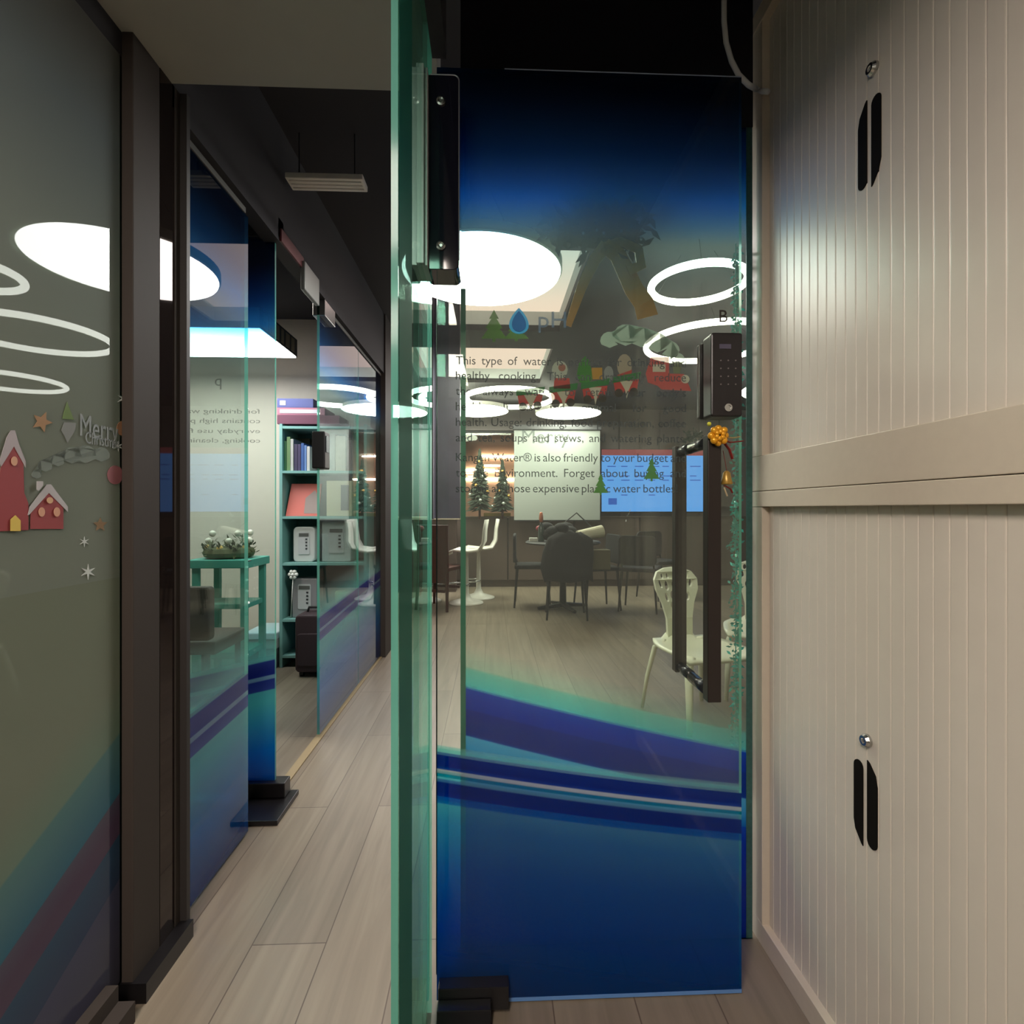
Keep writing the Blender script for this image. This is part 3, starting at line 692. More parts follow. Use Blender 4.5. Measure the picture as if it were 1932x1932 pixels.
# bar stools
def bar_stool():
    t = thing('bar_stool', 'x', 'bar stool', (0, 0, 0), 'white bar stools')
    MB().lathe([(.20, 0), (.20, .012), (.15, .03), (.06, .06), (.03, .12), (.026, .3), (.022, .56), (.04, .60)], (0, 0, 0), 24).build('pedestal', white_m, t, smooth=True)
    m = MB(); prof = [(-.20, .585), (-.21, .61), (-.12, .645), (.05, .625), (.16, .64), (.205, .72), (.215, .86), (.235, .98)]
    n = len(prof); vs = []
    for wv, sc_ in ((-.19, 1), (.19, 1)):
        for (x, z) in prof: vs.append((x, wv*(1 if z < .8 else .86), z)); 
        for (x, z) in prof: vs.append((x+.012 if z > .7 else x, wv*(1 if z < .8 else .86), z-.022 if z < .7 else z))
    fs = []
    for i in range(n-1):
        fs += [(i, i+1, 2*n+i+1, 2*n+i), (n+i, 3*n+i, 3*n+i+1, n+i+1), (i, n+i, n+i+1, i+1), (2*n+i, 2*n+i+1, 3*n+i+1, 3*n+i)]
    fs += [(0, 2*n, 3*n, n), (n-1, 2*n-1, 4*n-1, 3*n-1)]
    m.add(vs, fs); m.build('seat', white_m, t, smooth=True)
    n = 20; m = MB().tube([(-.10+.13*math.cos(6.283*k/n), .13*math.sin(6.283*k/n), .22) for k in range(n)], .01, 8, closed=True); m.tube([(.0, 0, .22), (.03, 0, .22)], .01, 8)
    m.build('footrest', chrome, t, smooth=True)
    return t
bs = bar_stool(); g = W(903, 1128, Z=0); bs.location = g; bs.rotation_euler = (0, 0, .1); bs['label'] = 'white bar stool with stepped back, farther of the two in front of the tree window'
g = W(880, 1138, Z=0); dup(bs, g, -.12, 'white bar stool with stepped back, nearer and left of its twin')
g = W(820, 1134, Z=0); dup(bs, (g[0]-.12, g[1], 0), 2.9, 'white bar stool hidden mostly behind the brown wooden chair')

# brown wooden chair
def wood_chair():
    t = thing('dining_chair', 'tall dark brown wooden chair standing before the bar counter', 'chair', (0, 0, 0))
    MB().box(-.20, .20, -.20, .20, .43, .47).build('seat', wood_dk, t, bevel=.006)
    m = MB(); m.box(-.19, .19, .175, .205, .30, .93); m.build('backrest', wood_dk, t, bevel=.006)
    for sx in (-1, 1):
        MB().tube([(sx*.17, -.17, .43), (sx*.19, -.19, 0)], [.022, .016], 8).build('leg', wood_dk, t)
        MB().tube([(sx*.17, .19, .90), (sx*.17, .18, .45), (sx*.19, .22, 0)], [.018, .022, .016], 8).build('leg', wood_dk, t)
    MB().box(-.15, .15, -.175, -.16, .2, .23).build('stretcher', wood_dk, t); MB().box(-.15, .15, .185, .20, .2, .23).build('stretcher', wood_dk, t)
    return t
wc = wood_chair(); g = W(832, 1146, Z=0); wc.location = g; wc.rotation_euler = (0, 0, 2.75)

# table group
g = W(1062, 1148, Z=0)
t = thing('round_table', 'dark round pedestal table covered in clutter below the pale screen', 'table', g)
def L3(dx, dy, dz): return (g[0]+dx, g[1]+dy, dz)
MB().lathe([(.40, .72), (.42, .735), (.40, .75)], (g[0], g[1], 0), 32).build('tabletop', charc, t, smooth=False)
MB().lathe([(.04, .03), (.035, .4), (.05, .72)], (g[0], g[1], 0), 16).build('pedestal', blackm, t, smooth=True)
for k in range(4):
    a = k*1.571+.3; MB().tube([L3(0, 0, .045), L3(.3*math.cos(a), .3*math.sin(a), .02)], [.03, .018], 8).build('foot', blackm, t)
def blk_chair():
    t = thing('dining_chair', 'x', 'chair', (0, 0, 0), 'black slim chairs in the far room')
    MB().box(-.20, .20, -.20, .20, .43, .475).build('seat', blk_fab, t, bevel=.015)
    m = MB(); m.prism(rrect(-.20, .20, .50, .82, .06), 1, .185, .215); m.build('backrest', blk_fab, t, bevel=.008)
    for sx in (-1, 1):
        for sy in (-1, 1):
            MB().tube([(sx*.17, sy*.17, .43), (sx*.20, sy*.20, 0)], [.016, .010], 8).build('leg', blackm, t)
    for sx in (-1, 1): MB().tube([(sx*.17, .17, .45), (sx*.17, .20, .55)], .011, 6).build('back_support', blackm, t)
    return t
bc = blk_chair()
def put(o, px, py, rz, lab, first=False):
    q = W(px, py, Z=0)
    if first: o.location = q; o.rotation_euler = (0, 0, rz); o['label'] = lab; return o
    return dup(o, q, rz, lab)
put(bc, 1068, 1163, 3.05, 'black chair with its back to the door, in front of the cluttered round table', True)
put(bc, 1004, 1141, 1.5, 'black chair left of the cluttered round table')
put(bc, 1126, 1147, -1.4, 'black chair right of the cluttered round table, under the brown carton')
put(bc, 1208, 1150, 2.7, 'black slim chair standing alone below the television')
put(bc, 1245, 1128, .4, 'black slim chair nearest the far wall, below the right part of the television')
# clutter
zt = .75
o = MB().tube([L3(.14, -.16, .815), L3(.42, -.08, .86)], [.055, .068], 18).build('paper_roll', mat('cream_paper', srgb(222, 216, 190), .7), smooth=False); tag(o, 'thick cream paper roll lying across the round table', 'paper roll')
o = MB().box(g[0]+.18, g[0]+.44, g[1]-.40, g[1]-.18, .476, .68).build('carton', mat('carton_brown', srgb(92, 84, 60), .8), bevel=.003); tag(o, 'brown carton on the chair below the cream paper roll', 'box')
q = W(1021, 1008, Y=g[1]-.10)
t = thing('bottle', 'glass bottle with a copper cap on the left of the round table', 'bottle', (q[0], q[1], .75))
MB().lathe([(.03, .75), (.033, .76), (.033, .90), (.014, .94), (.014, .96)], (q[0], q[1], 0), 16).build('body', mat('bottle_grey', srgb(70, 84, 80), .1), t, smooth=True)
MB().lathe([(.018, .96), (.024, 1.0), (.018, 1.06), (.008, 1.07)], (q[0], q[1], 0), 14).build('cap', mat('copper', srgb(210, 130, 100), .3, .4), t, smooth=True)
m = MB()
for k in range(9):
    a = k*.7; m.ball(L3(-.06+.13*math.cos(a), -.03+.12*math.sin(a), .86+.045*math.sin(k*2.1)), .085, 10, 6, .7)
o = m.build('bag', blk_fab, smooth=True); tag(o, 'black soft bag slumped over the middle of the round table', 'bag')

o = MB().ball((q[0], g[1]+.18, .88), .035, 12, 8).build('bauble', mat('crimson', srgb(150, 40, 60), .3), smooth=True); tag(o, 'crimson ornament on top of the clutter on the round table', 'ornament')
m = MB().box(g[0]-.38, g[0]-.29, g[1]-.12, g[1]-.05, .751, .79); o = m.build('tissue_box', white_m, bevel=.004); tag(o, 'small white box at the left edge of the round table', 'box')
# jacket over the front chair back
q = W(1068, 1163, Z=0); m = MB(); vs = []; NJ = 9
prof_ = [(.24, .40, .060), (.26, .52, .070), (.255, .66, .065), (.22, .80, .055), (.12, .86, .03)]
for (hw_, z_, dp_) in prof_:
    for k in range(16):
        a = 6.283*k/16; rr_ = 1+.10*math.sin(3*a+z_*9)
        vs.append((q[0]+hw_*rr_*math.cos(a), q[1]-.20+dp_*rr_*math.sin(a)*1.0, z_+.02*math.sin(5*a)))
fs = [(i*16+k, i*16+(k+1) % 16, (i+1)*16+(k+1) % 16, (i+1)*16+k) for i in range(4) for k in range(16)]+[tuple(range(15, -1, -1)), tuple(range(64, 80))]
o = m.add(vs, fs).build('jacket', mat('jacket_black', srgb(22, 22, 26), .9), smooth=True); tag(o, 'black jacket draped over the chair in front of the cluttered table', 'jacket')
# laptop stand lamp
o = MB().tube([L3(.05, .2, .75), L3(.05, .2, .95), L3(.18, .16, 1.06), L3(.33, .05, .90)], .008, 8).build('desk_lamp_arm', charc); tag(o, 'thin grey lamp arm rising behind the cream paper roll', 'lamp')

# ------------------------------------------------------------------ white perforated chairs
def hole_panel(outline, holes, th):
    cu = bpy.data.curves.new('p', 'CURVE'); cu.dimensions = '2D'; cu.fill_mode = 'BOTH'; cu.extrude = th
    for poly in [outline]+holes:
        sp = cu.splines.new('POLY'); sp.points.add(len(poly)-1); sp.use_cyclic_u = True
        for i, p in enumerate(poly): sp.points[i].co = (p[0], p[1], 0, 1)
    ob = bpy.data.objects.new('p', cu); C.objects.link(ob)
    dg = bpy.context.evaluated_depsgraph_get(); me = bpy.data.meshes.new_from_object(ob.evaluated_get(dg))
    vs = [tuple(v.co) for v in me.vertices]; fs = [tuple(p.vertices) for p in me.polygons]
    bpy.data.objects.remove(ob); bpy.data.curves.remove(cu); bpy.data.meshes.remove(me)
    return vs, fs
def ell(cx, cz, a, b, n=12, rot=0):
    return [(cx+a*math.cos(6.283*i/n)*math.cos(rot)-b*math.sin(6.283*i/n)*math.sin(rot), cz+a*math.cos(6.283*i/n)*math.sin(rot)+b*math.sin(6.283*i/n)*math.cos(rot)) for i in range(n)]
def shell_chair():
    t = thing('moulded_chair', 'x', 'chair', (0, 0, 0), 'white moulded chairs with holed backs')
    pm = mat('ivory_plastic', srgb(222, 222, 200), .35)
    out = [(-.085, .44), (-.088, .55), (-.11, .64), (-.145, .72), (-.15, .78), (-.12, .825), (-.06, .845), (.0, .85), (.06, .845), (.12, .825), (.15, .78), (.145, .72), (.11, .64), (.088, .55), (.085, .44)]
    holes = [ell(x, .80, .011, .018) for x in (-.085, -.045, 0, .045, .085)]
    holes += [ell(-.105, .755, .012, .026, rot=.3), ell(-.06, .742, .016, .030), ell(0, .745, .024, .028), ell(.06, .742, .016, .030), ell(.105, .755, .012, .026, rot=-.3)]
    holes += [ell(-.07, .675, .013, .028, rot=.2), ell(-.025, .685, .018, .026), ell(.028, .68, .02, .026), ell(.075, .675, .012, .026, rot=-.2)]
    holes += [ell(-.04, .625, .010, .020), ell(0, .622, .010, .022), ell(.04, .625, .010, .020)]
    vs, fs = hole_panel(out, holes, .009)
    v2 = [(x, .19+.08*max(0, (y-.5)/.35)**1.3-.9*x*x+z, y) for x, y, z in vs]
    MB().add(v2, fs).build('backrest', pm, t)
    # seat: dished slab growing out of the back
    m = MB(); nx, ny = 12, 12; top = []
    def zz_(x, y): return .435-.035*max(0, 1-(x/.22)**2)*max(0, 1-((y+.02)/.22)**2)+(.03*max(0, (y-.12)/.08) if abs(x) < .09 else 0)-.35*max(0, -y-.17)**1.0
    def wx_(j): y = -.22+.42*j/ny; return (.235-.06*max(0, (y)/.2)**2-.02*max(0, (-y-.12)/.1)**2, y)
    for lay in (0, -.016):
        for j in range(ny+1):
            hw, y = wx_(j)
            for i in range(nx+1):
                x = -hw+2*hw*i/nx; m.v.append((x, y, zz_(x, y)+lay))
    n1 = nx+1; K = n1*(ny+1)
    for j in range(ny):
        for i in range(nx):
            a = j*n1+i; m.f.append([a, a+1, a+n1+1, a+n1]); m.mi.append(0); m.f.append([K+a, K+a+n1, K+a+n1+1, K+a+1]); m.mi.append(0)
    bd = [i for i in range(nx)]+[j*n1+nx for j in range(ny)]+[ny*n1+i for i in range(nx, 0, -1)]+[j*n1 for j in range(ny, 0, -1)]
    for a, b in zip(bd, bd[1:]+bd[:1]): m.f.append([a, K+a, K+b, b]); m.mi.append(0)
    m.build('seat', pm, t, smooth=True)
    for sx in (-1, 1):
        MB().tube([(sx*.175, -.17, .425), (sx*.205, -.195, .38), (sx*.215, -.215, .2), (sx*.225, -.23, 0)], [.026, .024, .019, .014], 12, flat=.7).build('leg', pm, t, smooth=True)
        MB().tube([(sx*.12, .15, .425), (sx*.16, .20, .38), (sx*.19, .235, .2), (sx*.21, .26, 0)], [.024, .022, .017, .013], 12, flat=.7).build('leg', pm, t, smooth=True)
    return t
sh = shell_chair(); sh.scale = (.90, .95, .91); sh.location = (1.075, 2.62, 0); sh.rotation_euler = (0, 0, .22); sh['label'] = 'ivory moulded chair with holed back, seen whole behind the door handle'
dup(sh, (1.62, 3.02, 0), -.4, 'ivory moulded chair with holed back, half hidden behind the teal tinsel')

# ================================================================== LEFT ROOM
# light box sign
t = thing('light_box', 'hanging box light with a glowing white underside in the left room', 'ceiling light', (-1.9, 3.1, 2.12))
lbx = W(490, 620, Z=2.12)[0]; lby0 = W(490, 620, Z=2.12)[1]; lby1 = min(3.6, W(550, 675, Z=2.12)[1])
MB().box(-2.4, lbx, lby0, lby1, 2.125, 2.24).build('case', mat('box_dark', srgb(70, 62, 56), .6), t)
MB().box(-2.38, lbx-.005, lby0+.01, lby1-.01, 2.117, 2.125).build('diffuser', emis('box_white', (.95, 1, 1, 1), E_BOX), t)
m = MB(); yy = lby0+.04
for k, wv in enumerate((.06, .05, .05, .04, .06, .05)):
    m.box(lbx, lbx+.004, yy, yy+wv, 2.14, 2.225); yy += wv+.03
m.build('side_letter_block', mat('sign_cream', srgb(150, 130, 104), .7), t)
m = MB()
for xx_ in (-2.2, -1.5): MB().tube([(xx_, (lby0+lby1)/2, 2.24), (xx_, (lby0+lby1)/2, ZC-.003)], .004, 6).build('suspension_rod', charc, t)
t = thing('ceiling_light', 'added square panel light brightening the left room', 'ceiling light', (-1.9, 2.3, 2.53))  # unseen panel, added to light the beige wall of this room
MB().box(-2.2, -1.6, 2.0, 2.6, 2.53, 2.55).build('frame', white_m, t); MB().box(-2.18, -1.62, 2.02, 2.58, 2.524, 2.53).build('diffuser', emis('fill_panel_left', (1, .93, .84, 1), 12.0), t)
# bookcase
YB = 3.62
bx0 = W(527, 961, Y=YB)[0]; bx1 = W(692, 961, Y=YB)[0]
zt_ = W(600, 800, Y=YB)[2]
shz = [W(600, py, Y=YB)[2] for py in (1236, 1168, 1062, 974, 888, 804)]
t = thing('bookcase', 'pale teal open bookcase against the wall of the left room', 'bookcase', ((bx0+bx1)/2, YB+.15, 0))
MB().box(bx0, bx0+.02, YB, YB+.30, 0, zt_).build('side_panel', teal_m, t)
MB().box(bx1-.02, bx1, YB, YB+.30, 0, zt_).build('side_panel', teal_m, t)
MB().box(bx0+.02, bx1-.02, YB+.29, YB+.30, 0.02, zt_-.02).build('back_panel', mat('teal_back', srgb(92, 132, 132), .6), t)
for z in shz: MB().box(bx0+.02, bx1-.02, YB+.002, YB+.29, z-.018, z).build('shelf', teal_m, t)
def onbox(name, lab, cat, px0, px1, pyt, shelf, dpt, m_, yoff=.03, bev=.003, group=None):
    xa = W(px0, 900, Y=YB+yoff)[0]; xb = W(px1, 900, Y=YB+yoff)[0]; z1 = W(px0, pyt, Y=YB+yoff)[2]; z0 = shz[shelf]+.0005
    o = MB().box(xa, xb, YB+yoff, YB+yoff+dpt, z0, z1).build(name, m_, bevel=bev); tag(o, lab, cat, group); return o, (xa, xb, z0, z1)
# boxes on top
zz0 = zt_
for i, (pa_, pb_, h_, col, lab) in enumerate(((519, 640, .078, (112, 62, 82), 'maroon flat box, lowest of the pile on top of the bookcase'), (520, 612, .066, (176, 112, 132), 'pink flat box in the middle of the pile on the bookcase'), (519, 590, .080, (86, 92, 150), 'blue and white flat box, topmost on the bookcase'))):
    xa = max(bx0-.02, W(pa_, 900, Y=YB)[0]); xb = W(pb_, 900, Y=YB)[0]
    o = MB().box(xa, xb, YB+.01, YB+.24, zz0+.0005, zz0+h_*.8).build('flat_box', mat('flatbox%d' % i, srgb(*col), .5), bevel=.002); tag(o, lab, 'box', 'boxes piled on the bookcase'); zz0 += h_*.8
    if i:
        MB().box(xa+.02, xa+.06 if i == 2 else xb-.04, YB+.0075, YB+.0095, zz0-h_*.6, zz0-h_*.2).build('box_print', mat('pale_label', srgb(214, 206, 214), .6), o)
# books row
bk = [(536, 541, 832, (60, 110, 70), 'dark green book, leftmost on the top shelf'), (541, 548, 824, (120, 150, 100), 'light green book second from the left on the top shelf'), (548, 554, 828, (190, 190, 180), 'pale grey book third from the left on the top shelf'),
      (555, 562, 838, (66, 58, 84), 'dark purple book in the middle of the top shelf'), (562, 568, 838, (70, 60, 90), 'plum book right of the dark purple one'), (568, 574, 836, (60, 92, 150), 'blue book right of the plum one'), (574, 579, 840, (100, 130, 180), 'light blue book right of the blue one'), (579, 585, 842, (200, 196, 190), 'white book rightmost of the row on the top shelf')]
for i, (a_, b_, tp_, col, lab) in enumerate(bk):
    onbox('book', lab, 'book', a_, b_-.6, tp_, 4, .18, mat('book%d' % i, srgb(*col), .6), group='books on the top shelf', bev=.001)
onbox('binder', 'brown book lying flat across the upright books', 'book', 554, 584, 827, 4, .12, mat('binder', srgb(110, 96, 70), .6), yoff=.215)[0]
for a_, b_, tp_, yo, col, lab in ((611, 632, 818, .06, (186, 184, 178), 'grey white package leftmost behind the glass on the top shelf'), (633, 652, 822, .04, (196, 184, 166), 'cream package in the middle behind the glass on the top shelf'), (654, 676, 830, .05, (120, 100, 96), 'brown package rightmost behind the glass on the top shelf')):
    onbox('package', lab, 'package', a_, b_, tp_, 4, .15, mat('pkg%d' % a_, srgb(*col), .6, noise=.4, nscale=30), yoff=yo)
# red brochure
za = shz[3]; xa = W(541, 900, Y=YB+.05)[0]; xb = W(602, 900, Y=YB+.05)[0]; z1 = W(541, 912, Y=YB+.05)[2]
t = thing('picture_board', 'coral red board with grey picture leaning on the second shelf', 'picture', ((xa+xb)/2, YB+.05, za))
MB().add([(xa, YB+.03, za+.001), (xb, YB+.03, za+.001), (xb, YB+.045, za+.001), (xa, YB+.045, za+.001), (xa+.015, YB+.10, z1), (xb, YB+.10, z1), (xb, YB+.115, z1), (xa+.015, YB+.115, z1)], [(0, 3, 2, 1), (4, 5, 6, 7), (0, 1, 5, 4), (1, 2, 6, 5), (2, 3, 7, 6), (3, 0, 4, 7)]).build('board', mat('coral', srgb(206, 104, 92), .5), t)
hh = z1-za
MB().add([(xb-.10, YB+.0285+.07*f, za+.001+hh*f) if s_ else (xb-.005, YB+.0285+.07*f, za+.001+hh*f) for f in (.08, .55) for s_ in (1, 0)]+[(xb-.04, YB+.0285+.07*.8, za+hh*.8)], [(0, 1, 3, 2), (2, 3, 4)]).build('picture', mat('grey_figure', srgb(150, 132, 126), .6), t)
o, bb = onbox('framed_box', 'cream box with a dark window on the second shelf behind glass', 'box', 616, 664, 907, 3, .14, mat('cream_box', srgb(206, 196, 164), .6))
MB().box(bb[0]+.10, bb[0]+.155, YB+.028, YB+.0299, bb[2]+.04, bb[3]-.03).build('window_patch', charc, o)
def machine(lab, px0, px1, pyt, shelf, col, rnd=.02):
    xa = W(px0, 900, Y=YB+.05)[0]; xb = W(px1, 900, Y=YB+.05)[0]; z1 = W(px0, pyt, Y=YB+.05)[2]; z0 = shz[shelf]+.0005
    t = thing('water_machine', lab, 'water machine', ((xa+xb)/2, YB+.1, z0), 'water machines on the shelves')
    mm = mat('mach_'+str(col[0]), srgb(*col), .35)
    MB().prism(rrect(xa, xb, z0, z1, rnd), 1, YB+.05, YB+.19).build('housing', mm, t, bevel=.008)
    cx = (xa+xb)/2; wv = (xb-xa)
    MB().prism(rrect(cx-wv*.26, cx+wv*.26, z0+(z1-z0)*.22, z1-(z1-z0)*.14, .01), 1, YB+.046, YB+.05).build('front_panel', mat('mach_panel', srgb(196, 196, 196), .3), t)
    MB().box(cx-wv*.22, cx+wv*.22, YB+.0435, YB+.0458, z1-(z1-z0)*.27, z1-(z1-z0)*.18).build('display', mat('lcd_dark', srgb(96, 96, 92), .3), t)
    m = MB()
    for k in range(4): m.box(cx+wv*.08, cx+wv*.16, YB+.0435, YB+.0458, z0+(z1-z0)*(.36+.09*k), z0+(z1-z0)*(.40+.09*k))
    m.build('button', charc, t)
machine('white water machine with rounded top, on the third shelf at left', 553, 594, 994, 2, (204, 204, 200), .03)
machine('wide white water machine behind the glass, on the third shelf at right', 607, 662, 984, 2, (190, 194, 192), .012)
machine('tall silver water machine below a paper flower, on the fourth shelf', 551, 598, 1092, 1, (150, 146, 148), .012)
o = MB().lathe([(.062, shz[1]+.0005), (.066, shz[1]+.17), (.06, shz[1]+.18), (.05, shz[1]+.176)], (W(650, 1100, Y=YB+.1)[0], YB+.1, 0), 24).build('canister', mat('beige_canister', srgb(196, 178, 128), .6), smooth=False); tag(o, 'beige canister on the fourth shelf behind the glass', 'canister')
q = W(553, 1084, Y=YB+.02); m = MB()
for k in range(6):
    a = k*1.047; m.ball((q[0]+.022*math.cos(a), YB+.02, q[2]+.022*math.sin(a)), .015, 8, 5)
m.ball((q[0], YB+.01, q[2]), .012, 8, 5); m.tube([(q[0], YB+.02, q[2]), (q[0]-.02, YB+.03, shz[1]+.001)], .003, 6)
o = m.build('paper_flower', white_m, smooth=True); tag(o, 'white paper flower on a stem beside the silver machine', 'flower')
# suitcase
g0 = W(556, 1280, Z=0); g1 = W(612, 1280, Z=0)
t = thing('suitcase', 'dark plum suitcase standing in front of the bookcase', 'suitcase', ((g0[0]+g1[0])/2, g0[1], 0))
zs = W(580, 1160, Y=g0[1])[2]
MB().prism(rrect(g0[0], g1[0], .035, zs, .03), 1, g0[1], g0[1]+.20).build('case', mat('plum_fabric', srgb(52, 36, 40), .7), t, bevel=.015, seg=3)
MB().prism(rrect(g0[0]+.02, g1[0]-.02, .08, zs-.12, .02), 1, g0[1]-.014, g0[1]).build('front_pocket', mat('plum_fabric2', srgb(46, 32, 36), .8), t, bevel=.006)
MB().tube([((g0[0]+g1[0])/2-.05, g0[1]+.1, zs-.005), ((g0[0]+g1[0])/2-.04, g0[1]+.1, zs+.03), ((g0[0]+g1[0])/2+.04, g0[1]+.1, zs+.03), ((g0[0]+g1[0])/2+.05, g0[1]+.1, zs-.005)], .009, 8).build('handle', blackm, t)
for sx in (.03, -.03):
    xw = g0[0]+.03 if sx > 0 else g1[0]-.03
    MB().lathe([(.022, -.012), (.022, .012)], (xw, g0[1]+.05, .022), 14, ax=0).build('wheel', blackm, t); MB().lathe([(.022, -.012), (.022, .012)], (xw, g0[1]+.15, .022), 14, ax=0).build('wheel', blackm, t)
# teal table with wreath
xa, xb = W(350, 1060, Y=3.1)[0], W(468, 1060, Y=3.1)[0]; ztb = W(420, 1060, Y=3.0)[2]
t = thing('console_table', 'teal console table under the wreath in the left room', 'table', ((xa+xb)/2, 3.2, 0))
MB().box(xa, xb, 3.1, 3.40, ztb-.05, ztb).build('tabletop', mat('teal_paint', srgb(82, 172, 156), .45), t, bevel=.004)
MB().box(xa+.03, xb-.03, 3.14, 3.38, .50, .53).build('shelf', MATS['teal_paint'], t, bevel=.003)
MB().box(xa+.03, xb-.03, 3.14, 3.38, .20, .24).build('shelf', MATS['teal_paint'], t, bevel=.003)
for x_ in (xa+.03, xb-.05):
    for y_ in (3.12, 3.36): MB().box(x_-.005, x_+.03, y_, y_+.03, 0, ztb-.05).build('leg', MATS['teal_paint'], t)
t = thing('wreath', 'green wreath with white and gold flowers lying on the teal table', 'wreath', (W(440, 1055, Y=3.1)[0], 3.15, ztb))
cx_ = W(428, 1040, Y=3.22)[0]; m = MB(); 
for k in range(230):
    a = random.uniform(0, 6.283); R = .07+.06*random.random(); c_ = Vector((cx_+R*1.15*math.cos(a), 3.25+R*math.sin(a), ztb+.02+.11*random.random()*(1-.5*(R-.07)/.06)))
    d_ = Vector((random.uniform(-1, 1), random.uniform(-1, 1), random.uniform(-.2, 1))).normalized()*.045; s_ = d_.cross(Vector((0, 0, 1))).normalized()*.009
    m.add([c_, c_+d_*.5+s_, c_+d_, c_+d_*.5-s_], [(0, 1, 2, 3)])
n = 24; m.tube([(cx_+.10*1.15*math.cos(6.283*k/n), 3.25+.10*math.sin(6.283*k/n), ztb+.035) for k in range(n)], .034, 8, closed=True)
m.build('foliage', mat('wreath_green', srgb(92, 96, 62), .8), t)
for k in range(9):
    a = 3.4+k*.42; MB().ball((cx_+.12*math.cos(a), 3.25+.10*math.sin(a), ztb+.064+.045*(k % 3)), .020, 8, 5).build('flower', mat('wreath_white' if k % 3 else 'wreath_gold', srgb(236, 232, 214) if k % 3 else srgb(214, 176, 90), .5), t, smooth=True)
# brown chair back in left room
xa, xb = W(340, 1150, Y=2.6)[0], W(396, 1150, Y=2.6)[0]
t = thing('office_chair', 'brown-grey upholstered chair beside the teal table', 'chair', ((xa+xb)/2, 2.75, 0))
MB().prism(rrect(xa-.1, xb, W(390, 1210, Y=2.6)[2], W(390, 1108, Y=2.6)[2], .02), 1, 2.6, 2.65).build('backrest', mat('taupe_fabric', srgb(84, 78, 72), .85), t, bevel=.01)
MB().box(xa-.1, xb, 2.65, 2.98, .36, .43).build('seat', MATS['taupe_fabric'], t, bevel=.012)
for x_ in (xa-.07, xb-.03):
    for y_ in (2.63, 2.94): MB().tube([(x_, y_, .37), (x_, y_, 0)], .015, 8).build('leg', blackm, t)
# storage crate
xa, xb = W(466, 1250, Y=3.62)[0], bx0-.012
t = thing('storage_crate', 'grey storage crate with a pale lid left of the bookcase', 'crate', ((xa+xb)/2, 3.4, 0))
MB().box(xa, xb, 3.60, 3.90, 0, .135).build('crate', mat('crate_grey', srgb(96, 104, 106), .5), t, bevel=.006)
MB().box(xa-.005, xb+.004, 3.595, 3.905, .135, .20).build('body', mat('crate_pale', srgb(176, 180, 178), .4), t, bevel=.006)
MB().box(xa-.012, xb+.006, 3.588, 3.912, .20, .25).build('lid', mat('crate_lid', srgb(200, 214, 220), .35), t, bevel=.008)
# bead string on leaf edge
q0 = W(466, 1060, Y=YL-.03)
m = MB().tube([W(466, y, Y=YL-.03) for y in range(1060, 1250, 15)], .0008, 5)
o = m.build('bead_string', charc)
for i, py in enumerate((1070, 1094, 1115, 1137, 1136, 1235)):
    b = W(466+(3 if i == 3 else -2 if i == 4 else 0), py, Y=YL-.03); MB().ball(b, .0045, 8, 6).build('bead', mat('bead_white', srgb(235, 240, 230), .2, 0, .5, (1, 1, .95, 1), .6), o, smooth=True)  # slight emission added for the shine of the beads
MB().box(q0[0]-.002, q0[0]+.002, YL-.031, YL, q0[2], q0[2]+.004).build('clip', chrome, o)
tag(o, 'thin string of shining beads hanging in front of the open leaf', 'bead string')
# fascia items
yr0, yr1 = W(530, 470, X=-.795)[1], W(572, 560, X=-.795)[1]
o = MB().box(-.7999, -.792, yr0, yr1, 2.112, 2.16).build('notice_sign', mat('dull_red', srgb(96, 40, 42), .5)); tag(o, 'dull red sign panel on the dark fascia over the opening', 'sign')
o = MB().box(-.7999, -.78, yr1-.02, yr1+.16, 2.02, 2.14).build('door_closer', mat('closer_grey', srgb(120, 122, 118), .4), bevel=.004); tag(o, 'grey metal closer box over the opening', 'door closer')

# ================================================================== STICKERS ON THE GLASS
def stick(name, label, cat, polys, plane, val, alpha=.8, group='christmas stickers on the glass', off=.001):
    """polys: list of (part name or None, colour, [(px,py)...]); the first is the sheet itself"""
    root = None
    for i, (pn, col, pts) in enumerate(polys):
        th = .0006; d = off+i*.0007
        if plane == 'Y': pp = [(W(a, b, Y=val)[0], W(a, b, Y=val)[2]) for a, b in pts]; m = MB().prism(pp, 1, val-d-th, val-d)
        else: pp = [(W(a, b, X=val)[1], W(a, b, X=val)[2]) for a, b in pts]; m = MB().prism(pp, 0, val+d, val+d+th)
        o = m.build(pn or name, ink('st_%d_%d_%d_%d' % (*col, int(alpha*100)), srgb(*col), alpha), root)
        if root is None: root = o; tag(o, label, cat, group)
    return root
def treepoly(cx, top, bot, hw):
    h = bot-top; L = [(0, 0), (.38, .28), (.2, .28), (.68, .58), (.42, .58), (1, .9), (.12, .9), (.12, 1)]
    return [(cx+a*hw, top+b*h) for a, b in L]+[(cx-a*hw, top+b*h) for a, b in L[::-1][:-1]]
def circ(cx, cy, r, ry=None, n=14): return [(cx+r*math.cos(6.283*i/n), cy+(ry or r)*math.sin(6.283*i/n)) for i in range(n)]
def star(cx, cy, r, n=5, k=.45, rot=0): return [(cx+(r if i % 2 == 0 else r*k)*math.sin(math.pi*i/n+rot), cy-(r if i % 2 == 0 else r*k)*math.cos(math.pi*i/n+rot)) for i in range(2*n)]
